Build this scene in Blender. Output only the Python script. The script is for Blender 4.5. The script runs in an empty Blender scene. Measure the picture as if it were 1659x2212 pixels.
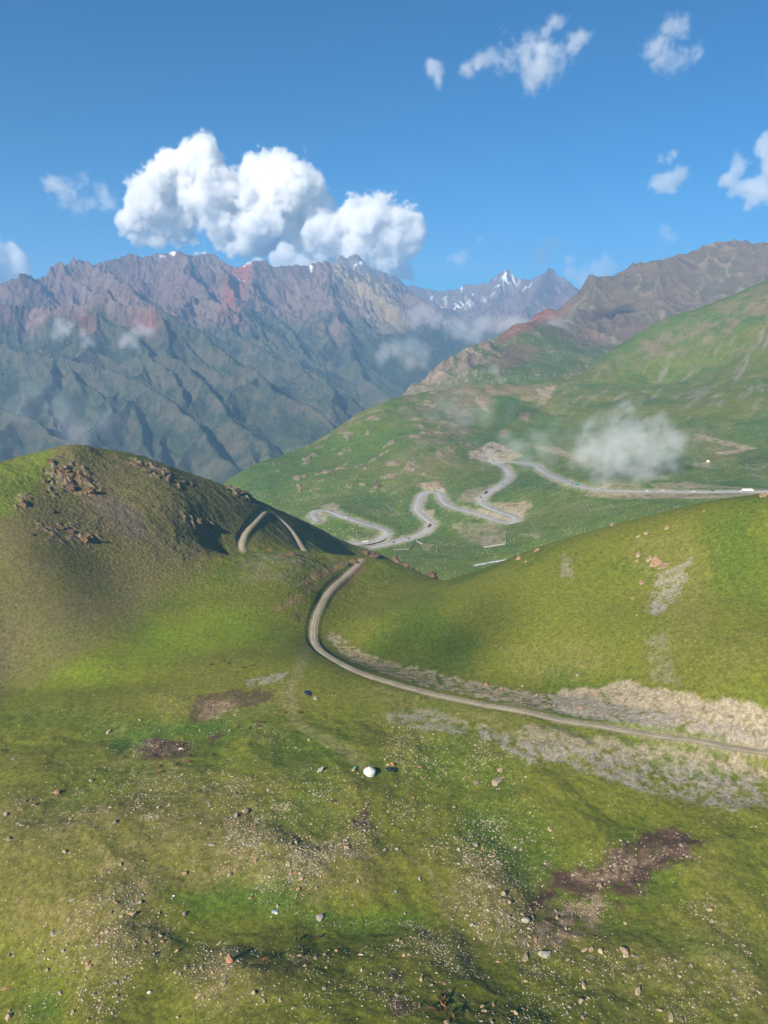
import bpy, bmesh, math, random, time
import numpy as np
from mathutils import Vector, Matrix, Euler
T0 = time.time()
R = math.radians
random.seed(7)
rng = np.random.RandomState(7)
scene = bpy.context.scene
col = scene.collection

# ------------------------------------------------------------------ camera
PITCH = R(14.0); F = 1536.0; CZ = 200.0          # focal length in pixels of a 1659 px wide picture
cam_d = bpy.data.cameras.new('camera'); cam = bpy.data.objects.new('camera', cam_d); col.objects.link(cam)
cam.location = (0, 0, CZ); cam.rotation_euler = (math.pi/2 - PITCH, 0, 0)
cam_d.sensor_fit = 'HORIZONTAL'; cam_d.sensor_width = 36; cam_d.lens = 36*F/1659
cam_d.clip_start = 1; cam_d.clip_end = 90000
scene.camera = cam
# ------------------------------------------------------------------ world and sun
SUN_EL = R(31); SHX, SHY = 0.57, 0.82            # direction in which shadows fall
n_ = math.hypot(SHX, SHY); SHX /= n_; SHY /= n_
SUNV = Vector((-SHX*math.cos(SUN_EL), -SHY*math.cos(SUN_EL), math.sin(SUN_EL)))
w = bpy.data.worlds.new('World'); scene.world = w; w.use_nodes = True
nt = w.node_tree; nt.nodes.clear()
sky = nt.nodes.new('ShaderNodeTexSky'); sky.sky_type = 'NISHITA'; sky.sun_disc = False
sky.sun_elevation = SUN_EL; sky.sun_rotation = math.atan2(SUNV.x, SUNV.y)
sky.altitude = 3600; sky.air_density = 1.05; sky.dust_density = 0.15; sky.ozone_density = 5.0
hs = nt.nodes.new('ShaderNodeHueSaturation'); hs.inputs['Hue'].default_value = .493; hs.inputs['Saturation'].default_value = 1.95
bg = nt.nodes.new('ShaderNodeBackground'); bg.inputs['Strength'].default_value = 0.062
wo = nt.nodes.new('ShaderNodeOutputWorld')
nt.links.new(sky.outputs[0], hs.inputs['Color']); nt.links.new(hs.outputs[0], bg.inputs[0]); nt.links.new(bg.outputs[0], wo.inputs[0])
sd = bpy.data.lights.new('sun', 'SUN'); sd.energy = 5.0; sd.angle = R(0.6); sd.color = (1.0, 0.90, 0.74)
so = bpy.data.objects.new('sun', sd); col.objects.link(so)
so.rotation_euler = SUNV.to_track_quat('Z', 'Y').to_euler(); so.location = (-300, -300, 700)
scene.view_settings.view_transform = 'Standard'; scene.view_settings.look = 'None'
scene.view_settings.exposure = 0.87; scene.view_settings.gamma = 1.0
cy = scene.cycles
cy.use_denoising = True; cy.max_bounces = 16; cy.diffuse_bounces = 2; cy.glossy_bounces = 2
cy.volume_bounces = 14; cy.transparent_max_bounces = 16; cy.volume_step_rate = 1.0; cy.volume_max_steps = 256
cy.use_adaptive_sampling = True; cy.adaptive_threshold = 0.01

# ------------------------------------------------------------------ picture geometry -> place
def ray(u, v):
    a = (u - 829.5)/F; b = (1106 - v)/F
    return a, math.cos(PITCH) + b*math.sin(PITCH), -math.sin(PITCH) + b*math.cos(PITCH)
def P(u, v, Y):
    x, y, z = ray(u, v)
    return (Y*x/y, Y, CZ + Y*z/y)

# ------------------------------------------------------------------ noise
def _h(ix, iy, seed):
    h = (ix.astype(np.uint32)*np.uint32(374761393) + iy.astype(np.uint32)*np.uint32(668265263) + np.uint32((seed*2246822519) & 0xffffffff))
    h ^= h >> np.uint32(13); h *= np.uint32(1274126177); h ^= h >> np.uint32(16)
    return h
_ang = np.linspace(0, 2*np.pi, 256, endpoint=False)
_gx = np.cos(_ang).astype(np.float32); _gy = np.sin(_ang).astype(np.float32)
def pn(x, y, seed=0):
    x = np.asarray(x, np.float32); y = np.asarray(y, np.float32)
    fx = np.floor(x); fy = np.floor(y); ix = fx.astype(np.int32); iy = fy.astype(np.int32)
    dx = x - fx; dy = y - fy
    ux = dx*dx*dx*(dx*(dx*6-15)+10); uy = dy*dy*dy*(dy*(dy*6-15)+10)
    def g(ox, oy):
        k = _h(ix+ox, iy+oy, seed) & np.uint32(255)
        return _gx[k]*(dx-ox) + _gy[k]*(dy-oy)
    a = g(0,0); a += ux*(g(1,0)-a); b = g(0,1); b += ux*(g(1,1)-b)
    return (a + uy*(b-a))*1.5
def fbm(x, y, s, o=4, seed=0, gain=.5, lac=2.03):
    r = 0; a = 1; tot = 0
    for i in range(o):
        r = r + a*pn(x/s + 17.3*i, y/s - 9.1*i, seed+i); tot += a; a *= gain; s = s/lac
    return r/tot
def ridged(x, y, s, o=4, seed=0, gain=.5, lac=2.1):
    r = 0; a = 1; tot = 0; w_ = 1
    for i in range(o):
        n = 1 - np.abs(pn(x/s + 7.7*i, y/s + 3.3*i, seed+i))*1.6
        n = np.clip(n, 0, 1)**2 * w_; w_ = np.clip(n*1.6, 0, 1)
        r = r + a*n; tot += a; a *= gain; s = s/lac
    return r/tot
def ss(a, b, x):
    t = np.clip((x-a)/(b-a), 0, 1); return t*t*(3-2*t)
def mix(a, b, m):
    return a + (b-a)*m

# ------------------------------------------------------------------ surfaces through given points
class TPS:
    def __init__(s, pts, lam=0.0, sc=100.0):
        p = np.array(pts, float); s.sc = sc; s.c = p[:, :2]/sc; n = len(p)
        K = s._k(s.c[:, None, :]-s.c[None]) + lam*np.eye(n)
        A = np.zeros((n+3, n+3)); A[:n, :n] = K; A[:n, n] = 1; A[:n, n+1:] = s.c; A[n, :n] = 1; A[n+1:, :n] = s.c.T
        s.w = np.linalg.lstsq(A, np.concatenate([p[:, 2], np.zeros(3)]), rcond=None)[0]
    def _k(s, d):
        r2 = (d**2).sum(-1) + .02; return r2*np.log(r2)*.5
    def __call__(s, x, y):
        x = np.asarray(x, float)/s.sc; y = np.asarray(y, float)/s.sc; sh = x.shape; x = x.ravel(); y = y.ravel()
        out = np.empty(x.size); n = len(s.c)
        for i in range(0, x.size, 60000):
            X = x[i:i+60000]; Yy = y[i:i+60000]
            r2 = (X[:, None]-s.c[:, 0])**2 + (Yy[:, None]-s.c[:, 1])**2 + .02
            out[i:i+60000] = (r2*np.log(r2)*.5) @ s.w[:n] + s.w[n] + s.w[n+1]*X + s.w[n+2]*Yy
        return out.reshape(sh)

class Sheet:
    """a height field kept on a grid whose cells grow with distance from the viewpoint"""
    def __init__(s, tmax, nt_, y0, y1, ny):
        s.t = np.linspace(-tmax, tmax, nt_); s.l = np.linspace(math.log(y0), math.log(y1), ny); s.y = np.exp(s.l)
        s.X = s.t[None]*s.y[:, None]; s.Y = np.repeat(s.y[:, None], nt_, 1); s.Z = None; s.tmax = tmax
    def up(s, f, k=3):
        """evaluate f on a grid k times coarser, then upsample"""
        ti = np.linspace(0, len(s.t)-1, max(2, len(s.t)//k)); li = np.linspace(0, len(s.l)-1, max(2, len(s.l)//k))
        tc = np.interp(ti, np.arange(len(s.t)), s.t); yc = np.exp(np.interp(li, np.arange(len(s.l)), s.l))
        z = f(tc[None]*yc[:, None], np.repeat(yc[:, None], len(tc), 1))
        a = np.interp(np.arange(len(s.l)), li, np.arange(len(li))); i0 = np.clip(a.astype(int), 0, len(li)-2); fa = (a-i0)[:, None]
        z = z[i0]*(1-fa) + z[i0+1]*fa
        b = np.interp(np.arange(len(s.t)), ti, np.arange(len(ti))); j0 = np.clip(b.astype(int), 0, len(ti)-2); fb = (b-j0)[None]
        return z[:, j0]*(1-fb) + z[:, j0+1]*fb
    def samp(s, x, y, A=None):
        A = s.Z if A is None else A
        x = np.asarray(x, float); y = np.maximum(np.asarray(y, float), 1e-3)
        a = np.clip((x/y + s.tmax)/(2*s.tmax)*(len(s.t)-1), 0, len(s.t)-1.001)
        b = np.clip((np.log(y)-s.l[0])/(s.l[-1]-s.l[0])*(len(s.l)-1), 0, len(s.l)-1.001)
        i = b.astype(int); j = a.astype(int); fb = b-i; fa = a-j
        return (A[i, j]*(1-fb)*(1-fa)+A[i+1, j]*fb*(1-fa)+A[i, j+1]*(1-fb)*fa+A[i+1, j+1]*fb*fa)
    def at(s, u, v, ymin=0):
        """where the line of sight through (u, v) first meets this surface"""
        x, y, z = ray(u, v); t = x/y; q = z/y
        zz = s.samp(t*s.y, s.y); d = CZ + q*s.y - zz
        k = np.where((d <= 0) & (s.y >= ymin))[0]
        if len(k) == 0: k = [int(np.argmin(np.where(s.y >= ymin, d, 1e9)))]
        k = k[0]; Y = s.y[k]
        if k > 0 and d[k-1] > 0 and d[k] <= 0: Y = s.y[k-1] + (s.y[k]-s.y[k-1])*d[k-1]/(d[k-1]-d[k])
        return (t*Y, Y, float(s.samp(t*Y, Y)))
    def normal(s):
        Zx = np.gradient(s.Z, axis=1)/np.gradient(s.X, axis=1)
        dzl = np.gradient(s.Z, axis=0)/np.gradient(s.Y, axis=0)      # along constant t: dz/dy + t dz/dx
        Zy = dzl - s.t[None]*Zx
        n = np.sqrt(Zx**2+Zy**2+1); return -Zx/n, -Zy/n, 1/n
    def mesh(s, name, mat, albedo, extra=None):
        ny, nx = s.Z.shape; me = bpy.data.meshes.new(name)
        co = np.stack([s.X, s.Y, s.Z], -1).astype(np.float32).reshape(-1, 3)
        me.vertices.add(len(co)); me.vertices.foreach_set('co', co.ravel())
        i = np.arange((ny-1)*(nx-1)); r = i//(nx-1); c = i % (nx-1); b = r*nx+c
        q = np.stack([b, b+1, b+nx+1, b+nx], -1).astype(np.int32)
        me.loops.add(q.size); me.loops.foreach_set('vertex_index', q.ravel())
        me.polygons.add(len(q)); me.polygons.foreach_set('loop_start', np.arange(0, q.size, 4, dtype=np.int32))
        me.polygons.foreach_set('use_smooth', np.ones(len(q), bool)); me.update(calc_edges=True)
        at = me.attributes.new('albedo', 'FLOAT_COLOR', 'POINT')
        a = np.ones((len(co), 4), np.float32); a[:, :3] = np.clip(albedo.reshape(-1, 3), 0, 1); at.data.foreach_set('color', a.ravel())
        me.materials.append(mat); o = bpy.data.objects.new(name, me); col.objects.link(o)
        return o

def seg_dist(x, y, pts):
    """distance to a polyline, and the height along it at the nearest point"""
    best = np.full(x.shape, 1e9, np.float32); hz = np.zeros(x.shape, np.float32); sgn = np.zeros(x.shape, np.float32)
    for (a, b) in zip(pts[:-1], pts[1:]):
        dx = b[0]-a[0]; dy = b[1]-a[1]; L2 = dx*dx+dy*dy+1e-9
        t = np.clip(((x-a[0])*dx + (y-a[1])*dy)/L2, 0, 1)
        px = x-(a[0]+t*dx); py = y-(a[1]+t*dy); d = np.hypot(px, py); m = d < best
        best = np.where(m, d, best); hz = np.where(m, a[2]+t*(b[2]-a[2]), hz); sgn = np.where(m, np.sign(px*dy-py*dx), sgn)
    return best, hz, sgn
def poly_sd(x, y, pts):
    """signed distance to a closed outline (positive inside)"""
    pts = [tuple(p[:2]) + (0,) for p in pts]; inside = np.zeros(x.shape, bool); n = len(pts)
    d, _, _ = seg_dist(x, y, pts+[pts[0]])
    for i in range(n):
        x0, y0 = pts[i][:2]; x1, y1 = pts[(i+1) % n][:2]
        if y0 == y1: continue
        c = ((y0 > y) != (y1 > y)) & (x < (x1-x0)*(y-y0)/(y1-y0)+x0); inside ^= c
    return np.where(inside, d, -d)
def smooth_line(pts, step):
    """Catmull-Rom through the points, resampled every step metres"""
    p = np.array([q[:3] for q in pts], float); out = []
    for i in range(len(p)-1):
        p0 = p[max(i-1, 0)]; p1 = p[i]; p2 = p[i+1]; p3 = p[min(i+2, len(p)-1)]
        for t in np.linspace(0, 1, 24, endpoint=False):
            out.append(.5*((2*p1)+(-p0+p2)*t+(2*p0-5*p1+4*p2-p3)*t*t+(-p0+3*p1-3*p2+p3)*t**3))
    out.append(p[-1]); out = np.array(out)
    s_ = np.concatenate([[0], np.cumsum(np.linalg.norm(np.diff(out[:, :2], axis=0), axis=1))])
    n = max(2, int(s_[-1]/step)+1); g = np.linspace(0, s_[-1], n)
    q = np.stack([np.interp(g, s_, out[:, k]) for k in range(3)], 1)
    return q
def blur1(a, k):
    if k < 1: return a
    ker = np.hanning(2*k+3)[1:-1]; ker /= ker.sum(); b = np.pad(a, k, mode='edge'); return np.convolve(b, ker, 'valid')

# ------------------------------------------------------------------ materials
def new_mat(name):
    m = bpy.data.materials.new(name); m.use_nodes = True; t = m.node_tree; b = t.nodes['Principled BSDF']; return m, t, b
def noise_node(t, scale, detail=4, rough=.55, coord=None, dist=0):
    n = t.nodes.new('ShaderNodeTexNoise'); n.inputs['Scale'].default_value = scale; n.inputs['Detail'].default_value = detail
    n.inputs['Roughness'].default_value = rough; n.inputs['Distortion'].default_value = dist
    if coord: t.links.new(coord, n.inputs['Vector'])
    return n
def ramp(t, src, stops):
    r = t.nodes.new('ShaderNodeValToRGB'); e = r.color_ramp.elements
    while len(e) < len(stops): e.new(.5)
    for k, (p_, c) in enumerate(stops):
        e[k].position = p_; e[k].color = c if len(c) == 4 else (*c, 1)
    t.links.new(src, r.inputs[0]); return r
def mixc(t, mode, fac, a, b):
    m = t.nodes.new('ShaderNodeMix'); m.data_type = 'RGBA'; m.blend_type = mode
    for s_, v in ((m.inputs[0], fac), (m.inputs[6], a), (m.inputs[7], b)):
        if hasattr(v, 'links') or isinstance(v, bpy.types.NodeSocket): t.links.new(v, s_)
        else: s_.default_value = v
    return m.outputs[2]
def terrain_mat(name, scales, bump_scale, bump_dist, lo=.72, hi=1.3):
    m, t, b = new_mat(name)
    at = t.nodes.new('ShaderNodeAttribute'); at.attribute_name = 'albedo'
    tc = t.nodes.new('ShaderNodeTexCoord'); c = at.outputs['Color']
    for k, s_ in enumerate(scales):
        n = noise_node(t, s_, 5, .62, tc.outputs['Object'])
        a = .35
        r = ramp(t, n.outputs['Fac'], [(.28, (lo, lo, lo*.95)), (.72, (hi, hi*.99, hi*1.02))]); c = mixc(t, 'MULTIPLY', 1.0, c, r.outputs[0])
    t.links.new(c, b.inputs['Base Color']); b.inputs['Roughness'].default_value = .95; b.inputs['Specular IOR Level'].default_value = .12
    n = noise_node(t, bump_scale, 8, .7, tc.outputs['Object']); bp = t.nodes.new('ShaderNodeBump')
    bp.inputs['Strength'].default_value = .8; bp.inputs['Distance'].default_value = bump_dist
    t.links.new(n.outputs['Fac'], bp.inputs['Height']); t.links.new(bp.outputs[0], b.inputs['Normal'])
    return m
def simple_mat(name, c, rough=.7, metal=0, var=.15, scale=3, spec=.3):
    m, t, b = new_mat(name); tc = t.nodes.new('ShaderNodeTexCoord'); n = noise_node(t, scale, 5, .6, tc.outputs['Object'])
    r = ramp(t, n.outputs['Fac'], [(.25, tuple(x*(1-var) for x in c)), (.75, tuple(min(1, x*(1+var)) for x in c))])
    t.links.new(r.outputs[0], b.inputs['Base Color']); b.inputs['Roughness'].default_value = rough
    b.inputs['Metallic'].default_value = metal; b.inputs['Specular IOR Level'].default_value = spec
    return m
def tag(o, label=None, cat=None, group=None, kind=None):
    if label: o['label'] = label
    if cat: o['category'] = cat
    if group: o['group'] = group
    if kind: o['kind'] = kind
    return o
# ================================================================== NEAR GROUND (meadow, two grassy hills, saddle)
def crest(pts, back, drop):
    out = []
    for (u, v, Y) in pts:
        x, y, z = P(u, v, Y); out.append((x, y, z)); out.append((x*(1+back/y), y+back, z-drop))
    return out
near_pts = [P(*q) for q in [
    # lower meadow
    (-150,2212,178),(0,2212,168),(400,2212,158),(829,2212,150),(1250,2212,160),(1659,2212,172),(1800,2212,178),
    (-100,2000,205),(200,2000,200),(500,2010,196),(829,1990,203),(1200,1990,206),(1659,2000,208),(1750,2000,210),
    (0,1830,236),(350,1830,236),(700,1820,240),(1050,1820,242),(1400,1810,244),(1659,1800,246),
    (0,1680,282),(400,1660,284),(798,1663,283),(1075,1690,278),(1350,1700,272),(1659,1720,270),
    (0,1530,345),(250,1560,330),(500,1550,332),(663,1500,350),(860,1540,336),(1000,1570,322),
    (0,1430,392),(200,1440,385),(360,1400,412),(500,1430,392),(600,1400,412),
    # right-hand hill above the road
    (720,1405,440),(800,1435,416),(950,1465,385),(1100,1482,370),(1200,1498,357),(1330,1480,352),(1500,1505,322),(1659,1530,303),(1850,1560,285),
    (800,1340,475),(900,1330,460),(1000,1340,440),(1000,1420,400),(1150,1400,398),(1300,1380,385),(1450,1400,360),(1600,1420,335),(1750,1430,320),
    (900,1290,510),(1100,1280,460),(1250,1265,440),(1400,1270,420),(1550,1270,398),(1700,1270,386),(1850,1250,380),
    # left-hand hill
    (100,1330,420),(-100,1330,400),(300,1300,462),(480,1290,478),(600,1290,488),
    (-150,1200,440),(60,1200,450),(200,1200,485),(340,1200,520),(-150,1080,500),(30,1090,500),(150,1080,545),(300,1100,565),(420,1110,600),
    (480,1140,622),(250,1030,610),(400,1060,638),(520,1110,668),(545,1160,640),(600,1150,690),(650,1180,690),
    # saddle knoll
    (460,1205,545),(560,1215,546),(660,1215,560),(760,1225,596),(640,1250,522),(840,1240,600),(560,1250,515),
]]
# road bed
near_pts += [P(*q) for q in [(780,1203,632),(740,1247,573),(702,1292,522),(682,1340,474),(676,1385,436),(712,1417,408),(772,1450,382),(862,1480,361),(1000,1510,344),(1140,1540,327),(1300,1570,312),(1450,1595,302),(1659,1622,292),(1850,1648,282)]]
near_pts += [P(*q) for q in [(1000,1540,329),(1140,1580,311),(1300,1640,292),(1450,1690,279),(1659,1740,268)]]
near_pts += crest([(-250,1030,560),(-100,1010,580),(0,1000,585),(60,993,590),(110,978,605),(165,966,620),(215,972,640),(300,985,665),(400,1020,700),(500,1055,735)], 90, 48)
near_pts += crest([(555,1080,765),(620,1110,800),(700,1150,845),(800,1190,895),(860,1215,915)], 120, 70)
near_pts += crest([(470,1195,562),(560,1193,570),(640,1194,590),(700,1197,610)], 36, 12)
near_pts += crest([(860,1216,640),(900,1234,625),(945,1256,605)], 70, 40)
near_pts += crest([(1000,1242,560),(1060,1225,535),(1130,1195,515),(1200,1178,500),(1300,1162,480),(1400,1143,462),(1500,1130,445),(1600,1120,432),(1659,1116,425),(1800,1105,420),(1950,1100,420)], 120, 55)
for t_ in np.linspace(-1.0, 1.0, 9):
    near_pts.append((t_*1010, 1010, CZ-400)); 
    near_pts.append((t_*118, 118, CZ-178 - 8*abs(t_)))
for t_ in (.0, .2, .4, .6, .8): near_pts.append((t_*830, 830, CZ-360 if t_ > .05 else CZ-330))
nearT = TPS(near_pts, lam=0.02)
near = Sheet(0.92, 1180, 112, 1000, 1420)
near.Z = near.up(nearT, 4)
near_base = near.Z.copy()
for (u, v, rx, ry, h) in [(268,1962,15,13,5.5),(350,1930,11,14,-1.8),(565,1860,22,14,3.5),(640,1850,16,14,2),(120,1870,20,12,3),(60,1790,22,12,2.5),(360,1790,26,12,2.5),(1075,1950,12,16,3.5),(1145,1870,6,18,-1.3),(1000,2085,9,10,-1.3),(930,2060,12,14,2.5),(500,2120,14,12,3),(720,1992,30,8,-1.8),(440,1978,16,9,-1.6),(440,1500,30,18,4),(300,1590,24,8,-2.4),(560,1440,34,14,3),(200,1470,50,10,-3),(820,1780,20,12,-2),(880,1850,16,12,2.2),(1300,1960,24,14,-2),(1450,2080,24,10,2.5),(1380,1760,30,16,-2),(1480,1950,26,20,2.5),(200,2100,16,12,2.5),(90,2170,12,8,-2),(700,1700,22,12,1.8),(980,1700,22,12,-1.8),
    (165,975,9,14,4),(110,990,8,10,2),(1150,1320,40,40,5),(960,1370,34,34,-3),(1420,1350,36,30,4),(1300,1330,24,40,-3),(1560,1200,24,40,-3),(320,1200,30,24,4),(200,1280,26,40,-4),(90,1250,26,40,4),(420,1240,22,26,-3)]:
    q_ = near.at(u, v); near.Z += h*np.exp(-.5*(((near.X-q_[0])/rx)**2+((near.Y-q_[1])/ry)**2))
def NA(u, v, ymin=0): return near.at(u, v, ymin)

ROAD_UV = [(1900,1655,0),(1780,1638,0),(1659,1622,0),(1550,1608,0),(1450,1593,0),(1300,1567,0),(1140,1540,0),(1000,1511,0),(862,1480,0),(790,1458,0),(740,1436,0),(700,1412,0),(680,1390,0),(676,1365,0),(681,1335,0),(691,1310,0),(703,1287,0),(722,1264,0),(746,1243,0),(768,1222,0),(781,1208,0)]
ROAD2_UV = [(525,1191,592),(521,1180,592),(523,1165,592),(532,1147,600),(547,1130,600),(560,1116,600),(568,1108,600),(575,1104,600)]
ROAD3_UV = [(582,1104,600),(590,1109,600),(603,1119,600),(618,1133,600),(632,1150,600),(647,1174,605),(657,1189,610)]
road_a = smooth_line([NA(*q) for q in ROAD_UV], 1.2)
# past the last visible bend the track drops behind the knoll, then climbs the flank of the left hill in two legs
e_ = road_a[-1]
pb = [NA(*q) for q in ROAD2_UV]; pc = [NA(*q) for q in ROAD3_UV]
back = [(e_[0]-10, e_[1]+14), ((e_[0]+pc[-1][0])/2, (e_[1]+pc[-1][1])/2+10)]
road_b = smooth_line(pb + pc[1:], 1.2)
roadT = [tuple(q) for q in road_a]
def carve(S, line, half, shoulder, zoff=0, dip=.14):
    x0, y0 = line[:, 0].min()-shoulder, line[:, 1].min()-shoulder; x1, y1 = line[:, 0].max()+shoulder, line[:, 1].max()+shoulder
    m = (S.X > x0) & (S.X < x1) & (S.Y > y0) & (S.Y < y1); idx = np.where(m)
    L = [tuple(q) for q in line[::4]] + [tuple(line[-1])]
    xs = S.X[idx]; ys = S.Y[idx]; d, hz, sg = seg_dist(xs, ys, L)
    k = 1-ss(half*1.15, shoulder, d); z = S.Z[idx]
    S.Z[idx] = z*(1-k) + (hz-dip)*k
    full = np.full(S.X.shape, 999., np.float32); full[idx] = np.minimum(full[idx], d); return full
def relevel(line, S, k):
    line[:, 2] = blur1(S.samp(line[:, 0], line[:, 1]), k); return line

# relief of the turf: hummocks, little gullies and tussocks
X, Y = near.X.astype(np.float32), near.Y.astype(np.float32)
wx = X + 14*fbm(X, Y, 60, 3, 11); wy = Y + 14*fbm(X, Y, 60, 3, 12)
fore = 1-ss(300, 380, Y)                       # the stony meadow in front is rougher than the slopes
hum = fbm(wx, wy, 46, 4, 21)
near.Z += fore*4.2*hum - fore*1.3*ridged(wx, wy, 95, 3, 25) + (.16+.22*fore)*fbm(X, Y, 8, 4, 31)
near.Z += (1-fore)*1.2*fbm(wx, wy, 90, 4, 41)
leftR = ss(40, -60, X + (Y-500)*.12)           # dry hill on the left
cragm = np.zeros_like(X)
def uvpoly(S, uvs, ymin=0): return [S.at(a, b, ymin) for a, b in uvs]
def pmask(S, uvs, soft, namp, nscale, seed, ymin=0):
    pts = uvpoly(S, uvs, ymin); x0 = min(p_[0] for p_ in pts)-soft*3-namp*2; x1 = max(p_[0] for p_ in pts)+soft*3+namp*2
    y0 = min(p_[1] for p_ in pts)-soft*3-namp*2; y1 = max(p_[1] for p_ in pts)+soft*3+namp*2
    m = (S.X > x0) & (S.X < x1) & (S.Y > y0) & (S.Y < y1); idx = np.where(m); out = np.zeros(S.X.shape, np.float32)
    if len(idx[0]) == 0: return out
    xs = S.X[idx].astype(np.float32); ys = S.Y[idx].astype(np.float32)
    d = poly_sd(xs, ys, pts) + namp*fbm(xs, ys, nscale, 5, seed, .62)
    out[idx] = ss(-soft, soft, d); return out
# rocky ribs standing out of the left hill
def crag(uvs, h, seed, soft=4):
    m = pmask(near, uvs, soft, 7, 12, seed)
    r = ridged(X, Y, 11, 4, seed+3, .6); m = m*ss(.3,.55,r+.3*fbm(X,Y,6,3,seed+5)); near.Z[:] += m*(h*(.5+.9*r)); return m
crags = crag([(112,985),(135,1000),(150,1040),(120,1075),(100,1060),(96,1020)], 1.6, 51)
crags += crag([(38,1075),(60,1066),(66,1092),(45,1105)], 2.5, 52, 3)
crags += crag([(120,1008),(165,1000),(205,1030),(225,1060),(205,1075),(165,1068),(135,1045)], 2.4, 53)
crags += crag([(165,1152),(205,1155),(203,1170),(170,1172)], 2, 54, 3)
crags += crag([(70,1130),(160,1125),(215,1165),(150,1175),(90,1165)], .8, 55)
crags += crag([(280,990),(360,1015),(420,1050),(400,1060),(330,1030),(285,1012)], 2.4, 56)
crags += crag([(400,1110),(455,1125),(475,1143),(430,1143),(398,1128)], 3, 57)
crags += crag([(495,1050),(545,1072),(552,1083),(520,1080),(495,1065)], 4, 58)
crags = np.clip(crags, 0, 1)
roadA_d = None
relevel(road_a, near, 9); relevel(road_b, near, 7)
dA = carve(near, road_a, 2.0, 5.5); dB = carve(near, road_b, 2.0, 5.5)
droad = np.minimum(dA, dB)
# the cutting: a steep bank above the right stretch of the road
near.Z += .05*pn(X/1.1, Y/1.1, 71)*ss(4, 8, droad) + .12*fbm(X, Y, 3, 3, 72)*ss(4, 9, droad)
# shrubby tussocks on the left hill's dry face
tus = np.clip(pn(X/1.6, Y/1.6, 73)*1.3+.1, 0, 1)*leftR*ss(420, 520, Y)
near.Z += .75*tus*ss(4, 10, droad)
ridgen = ss(470, 560, Y)*ss(60, -40, X-(Y-600)*.05); near.Z += ridgen*(1.3*(ridged(X, Y, 26, 4, 74)-.35)+.8*fbm(X, Y, 8, 3, 75))*ss(5, 14, droad)
nx_, ny_, nz_ = near.normal(); slope = np.sqrt(1-nz_**2)

def C(*c): return np.array(c, np.float32)
def lay(A, c, m): A[:] = A + (C(*c)-A)*m[..., None]
GREEN=(.106,.118,.014); LUSH=(.070,.100,.010); LIME=(.145,.158,.016); OLIVE=(.122,.115,.026); DRY=(.165,.135,.052); BROWN=(.120,.092,.045); MUD=(.060,.036,.026); TAN=(.265,.225,.155); SCREE=(.25,.23,.19); GREYG=(.205,.185,.155)
A = np.zeros(X.shape+(3,), np.float32); A[:] = C(*GREEN)
n1 = fbm(X, Y, 70, 5, 81); n2 = fbm(X, Y, 22, 5, 82, .6); n3 = fbm(X, Y, 5, 4, 83, .6); n4 = fbm(X, Y, 140, 3, 84)
relc = near.Z - near_base
conv = ss(-1, 3.5, relc + 1.2*n2)                                  # knolls are drier than hollows
lay(A, LUSH, ss(.05, -.35, n1 + .25*n3 + .2*relc/3))
lay(A, OLIVE, .85*conv*fore); lay(A, DRY, .6*ss(.6, 1, conv)*ss(-.05, .35, n2+.5*n3)*fore)
right = ss(60, 220, X)
lay(A, LIME, .45*right*ss(-.3, .4, n4+.3*n2))
# --- what grows or lies where, outlined in the meadow
hillL = pmask(near, [(-260,1050),(95,975),(165,950),(300,975),(420,1015),(520,1055),(575,1085),(600,1130),(520,1190),(470,1200),(420,1225),(330,1290),(230,1370),(120,1440),(-60,1490),(-260,1400)], 22, 16, 60, 101)
lay(A, (.128,.108,.046), .85*hillL*ss(-.75, .05, n2+n1*.6)); lay(A, (.100,.092,.034), .6*hillL*ss(.0,.5, n3+n2-.1))
shrubby = pmask(near, [(300,975),(560,1075),(600,1110),(560,1200),(500,1195),(420,1120),(330,1050)], 16, 10, 30, 102)
lay(A, (.085,.095,.022), .6*shrubby*ss(-.3,.3,n3)); 
grn = pmask(near, [(-200,1060),(0,1000),(85,975),(125,985),(105,1015),(75,1060),(30,1110),(-60,1160),(-200,1180)], 8, 8, 30, 103)
lay(A, (.11,.145,.018), .95*grn*ss(-.6,.2,n3+.3))
lav = pmask(near, [(190,1075),(240,1065),(300,1110),(330,1160),(280,1165),(215,1115)], 12, 8, 20, 104)
lay(A, (.125,.098,.075), .7*lav)
flank = pmask(near, [(575,1080),(640,1110),(800,1185),(870,1220),(760,1225),(650,1215),(500,1205),(520,1130)], 10, 8, 30, 105, 655)
lay(A, (.088,.092,.030), .75*flank*ss(-.5,.3,n2))
hollow = pmask(near, [(360,1330),(520,1310),(620,1350),(600,1400),(420,1410),(300,1450),(160,1490),(40,1510),(120,1450),(260,1400)], 16, 14, 40, 106)
lay(A, (.115,.165,.010), .75*hollow*ss(-.5,.3,n2+.1))
for uvs, sd in (([(520,1200),(660,1195),(740,1210),(700,1240),(600,1262),(520,1250)],107),):
    lay(A, (.15,.135,.085), .6*pmask(near, uvs, 14, 12, 22, sd)*ss(-.4,.3,n2+n3*.5))
redb = pmask(near, [(778,1203),(792,1212),(785,1232),(752,1262),(722,1290),(712,1285),(745,1250),(768,1228)], 3, 2, 8, 108)
lay(A, (.17,.085,.05), .75*redb*ss(-.6,.2,n3))
for uvs, sd in (([(590,1310),(640,1290),(670,1268),(690,1262),(650,1300),(600,1322)],109),([(640,1265),(700,1225),(740,1212),(748,1220),(710,1240),(668,1270)],110)):
    lay(A, (.22,.13,.075), .7*pmask(near, uvs, 3, 3, 8, sd)*ss(-.5,.2,n3))
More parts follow.
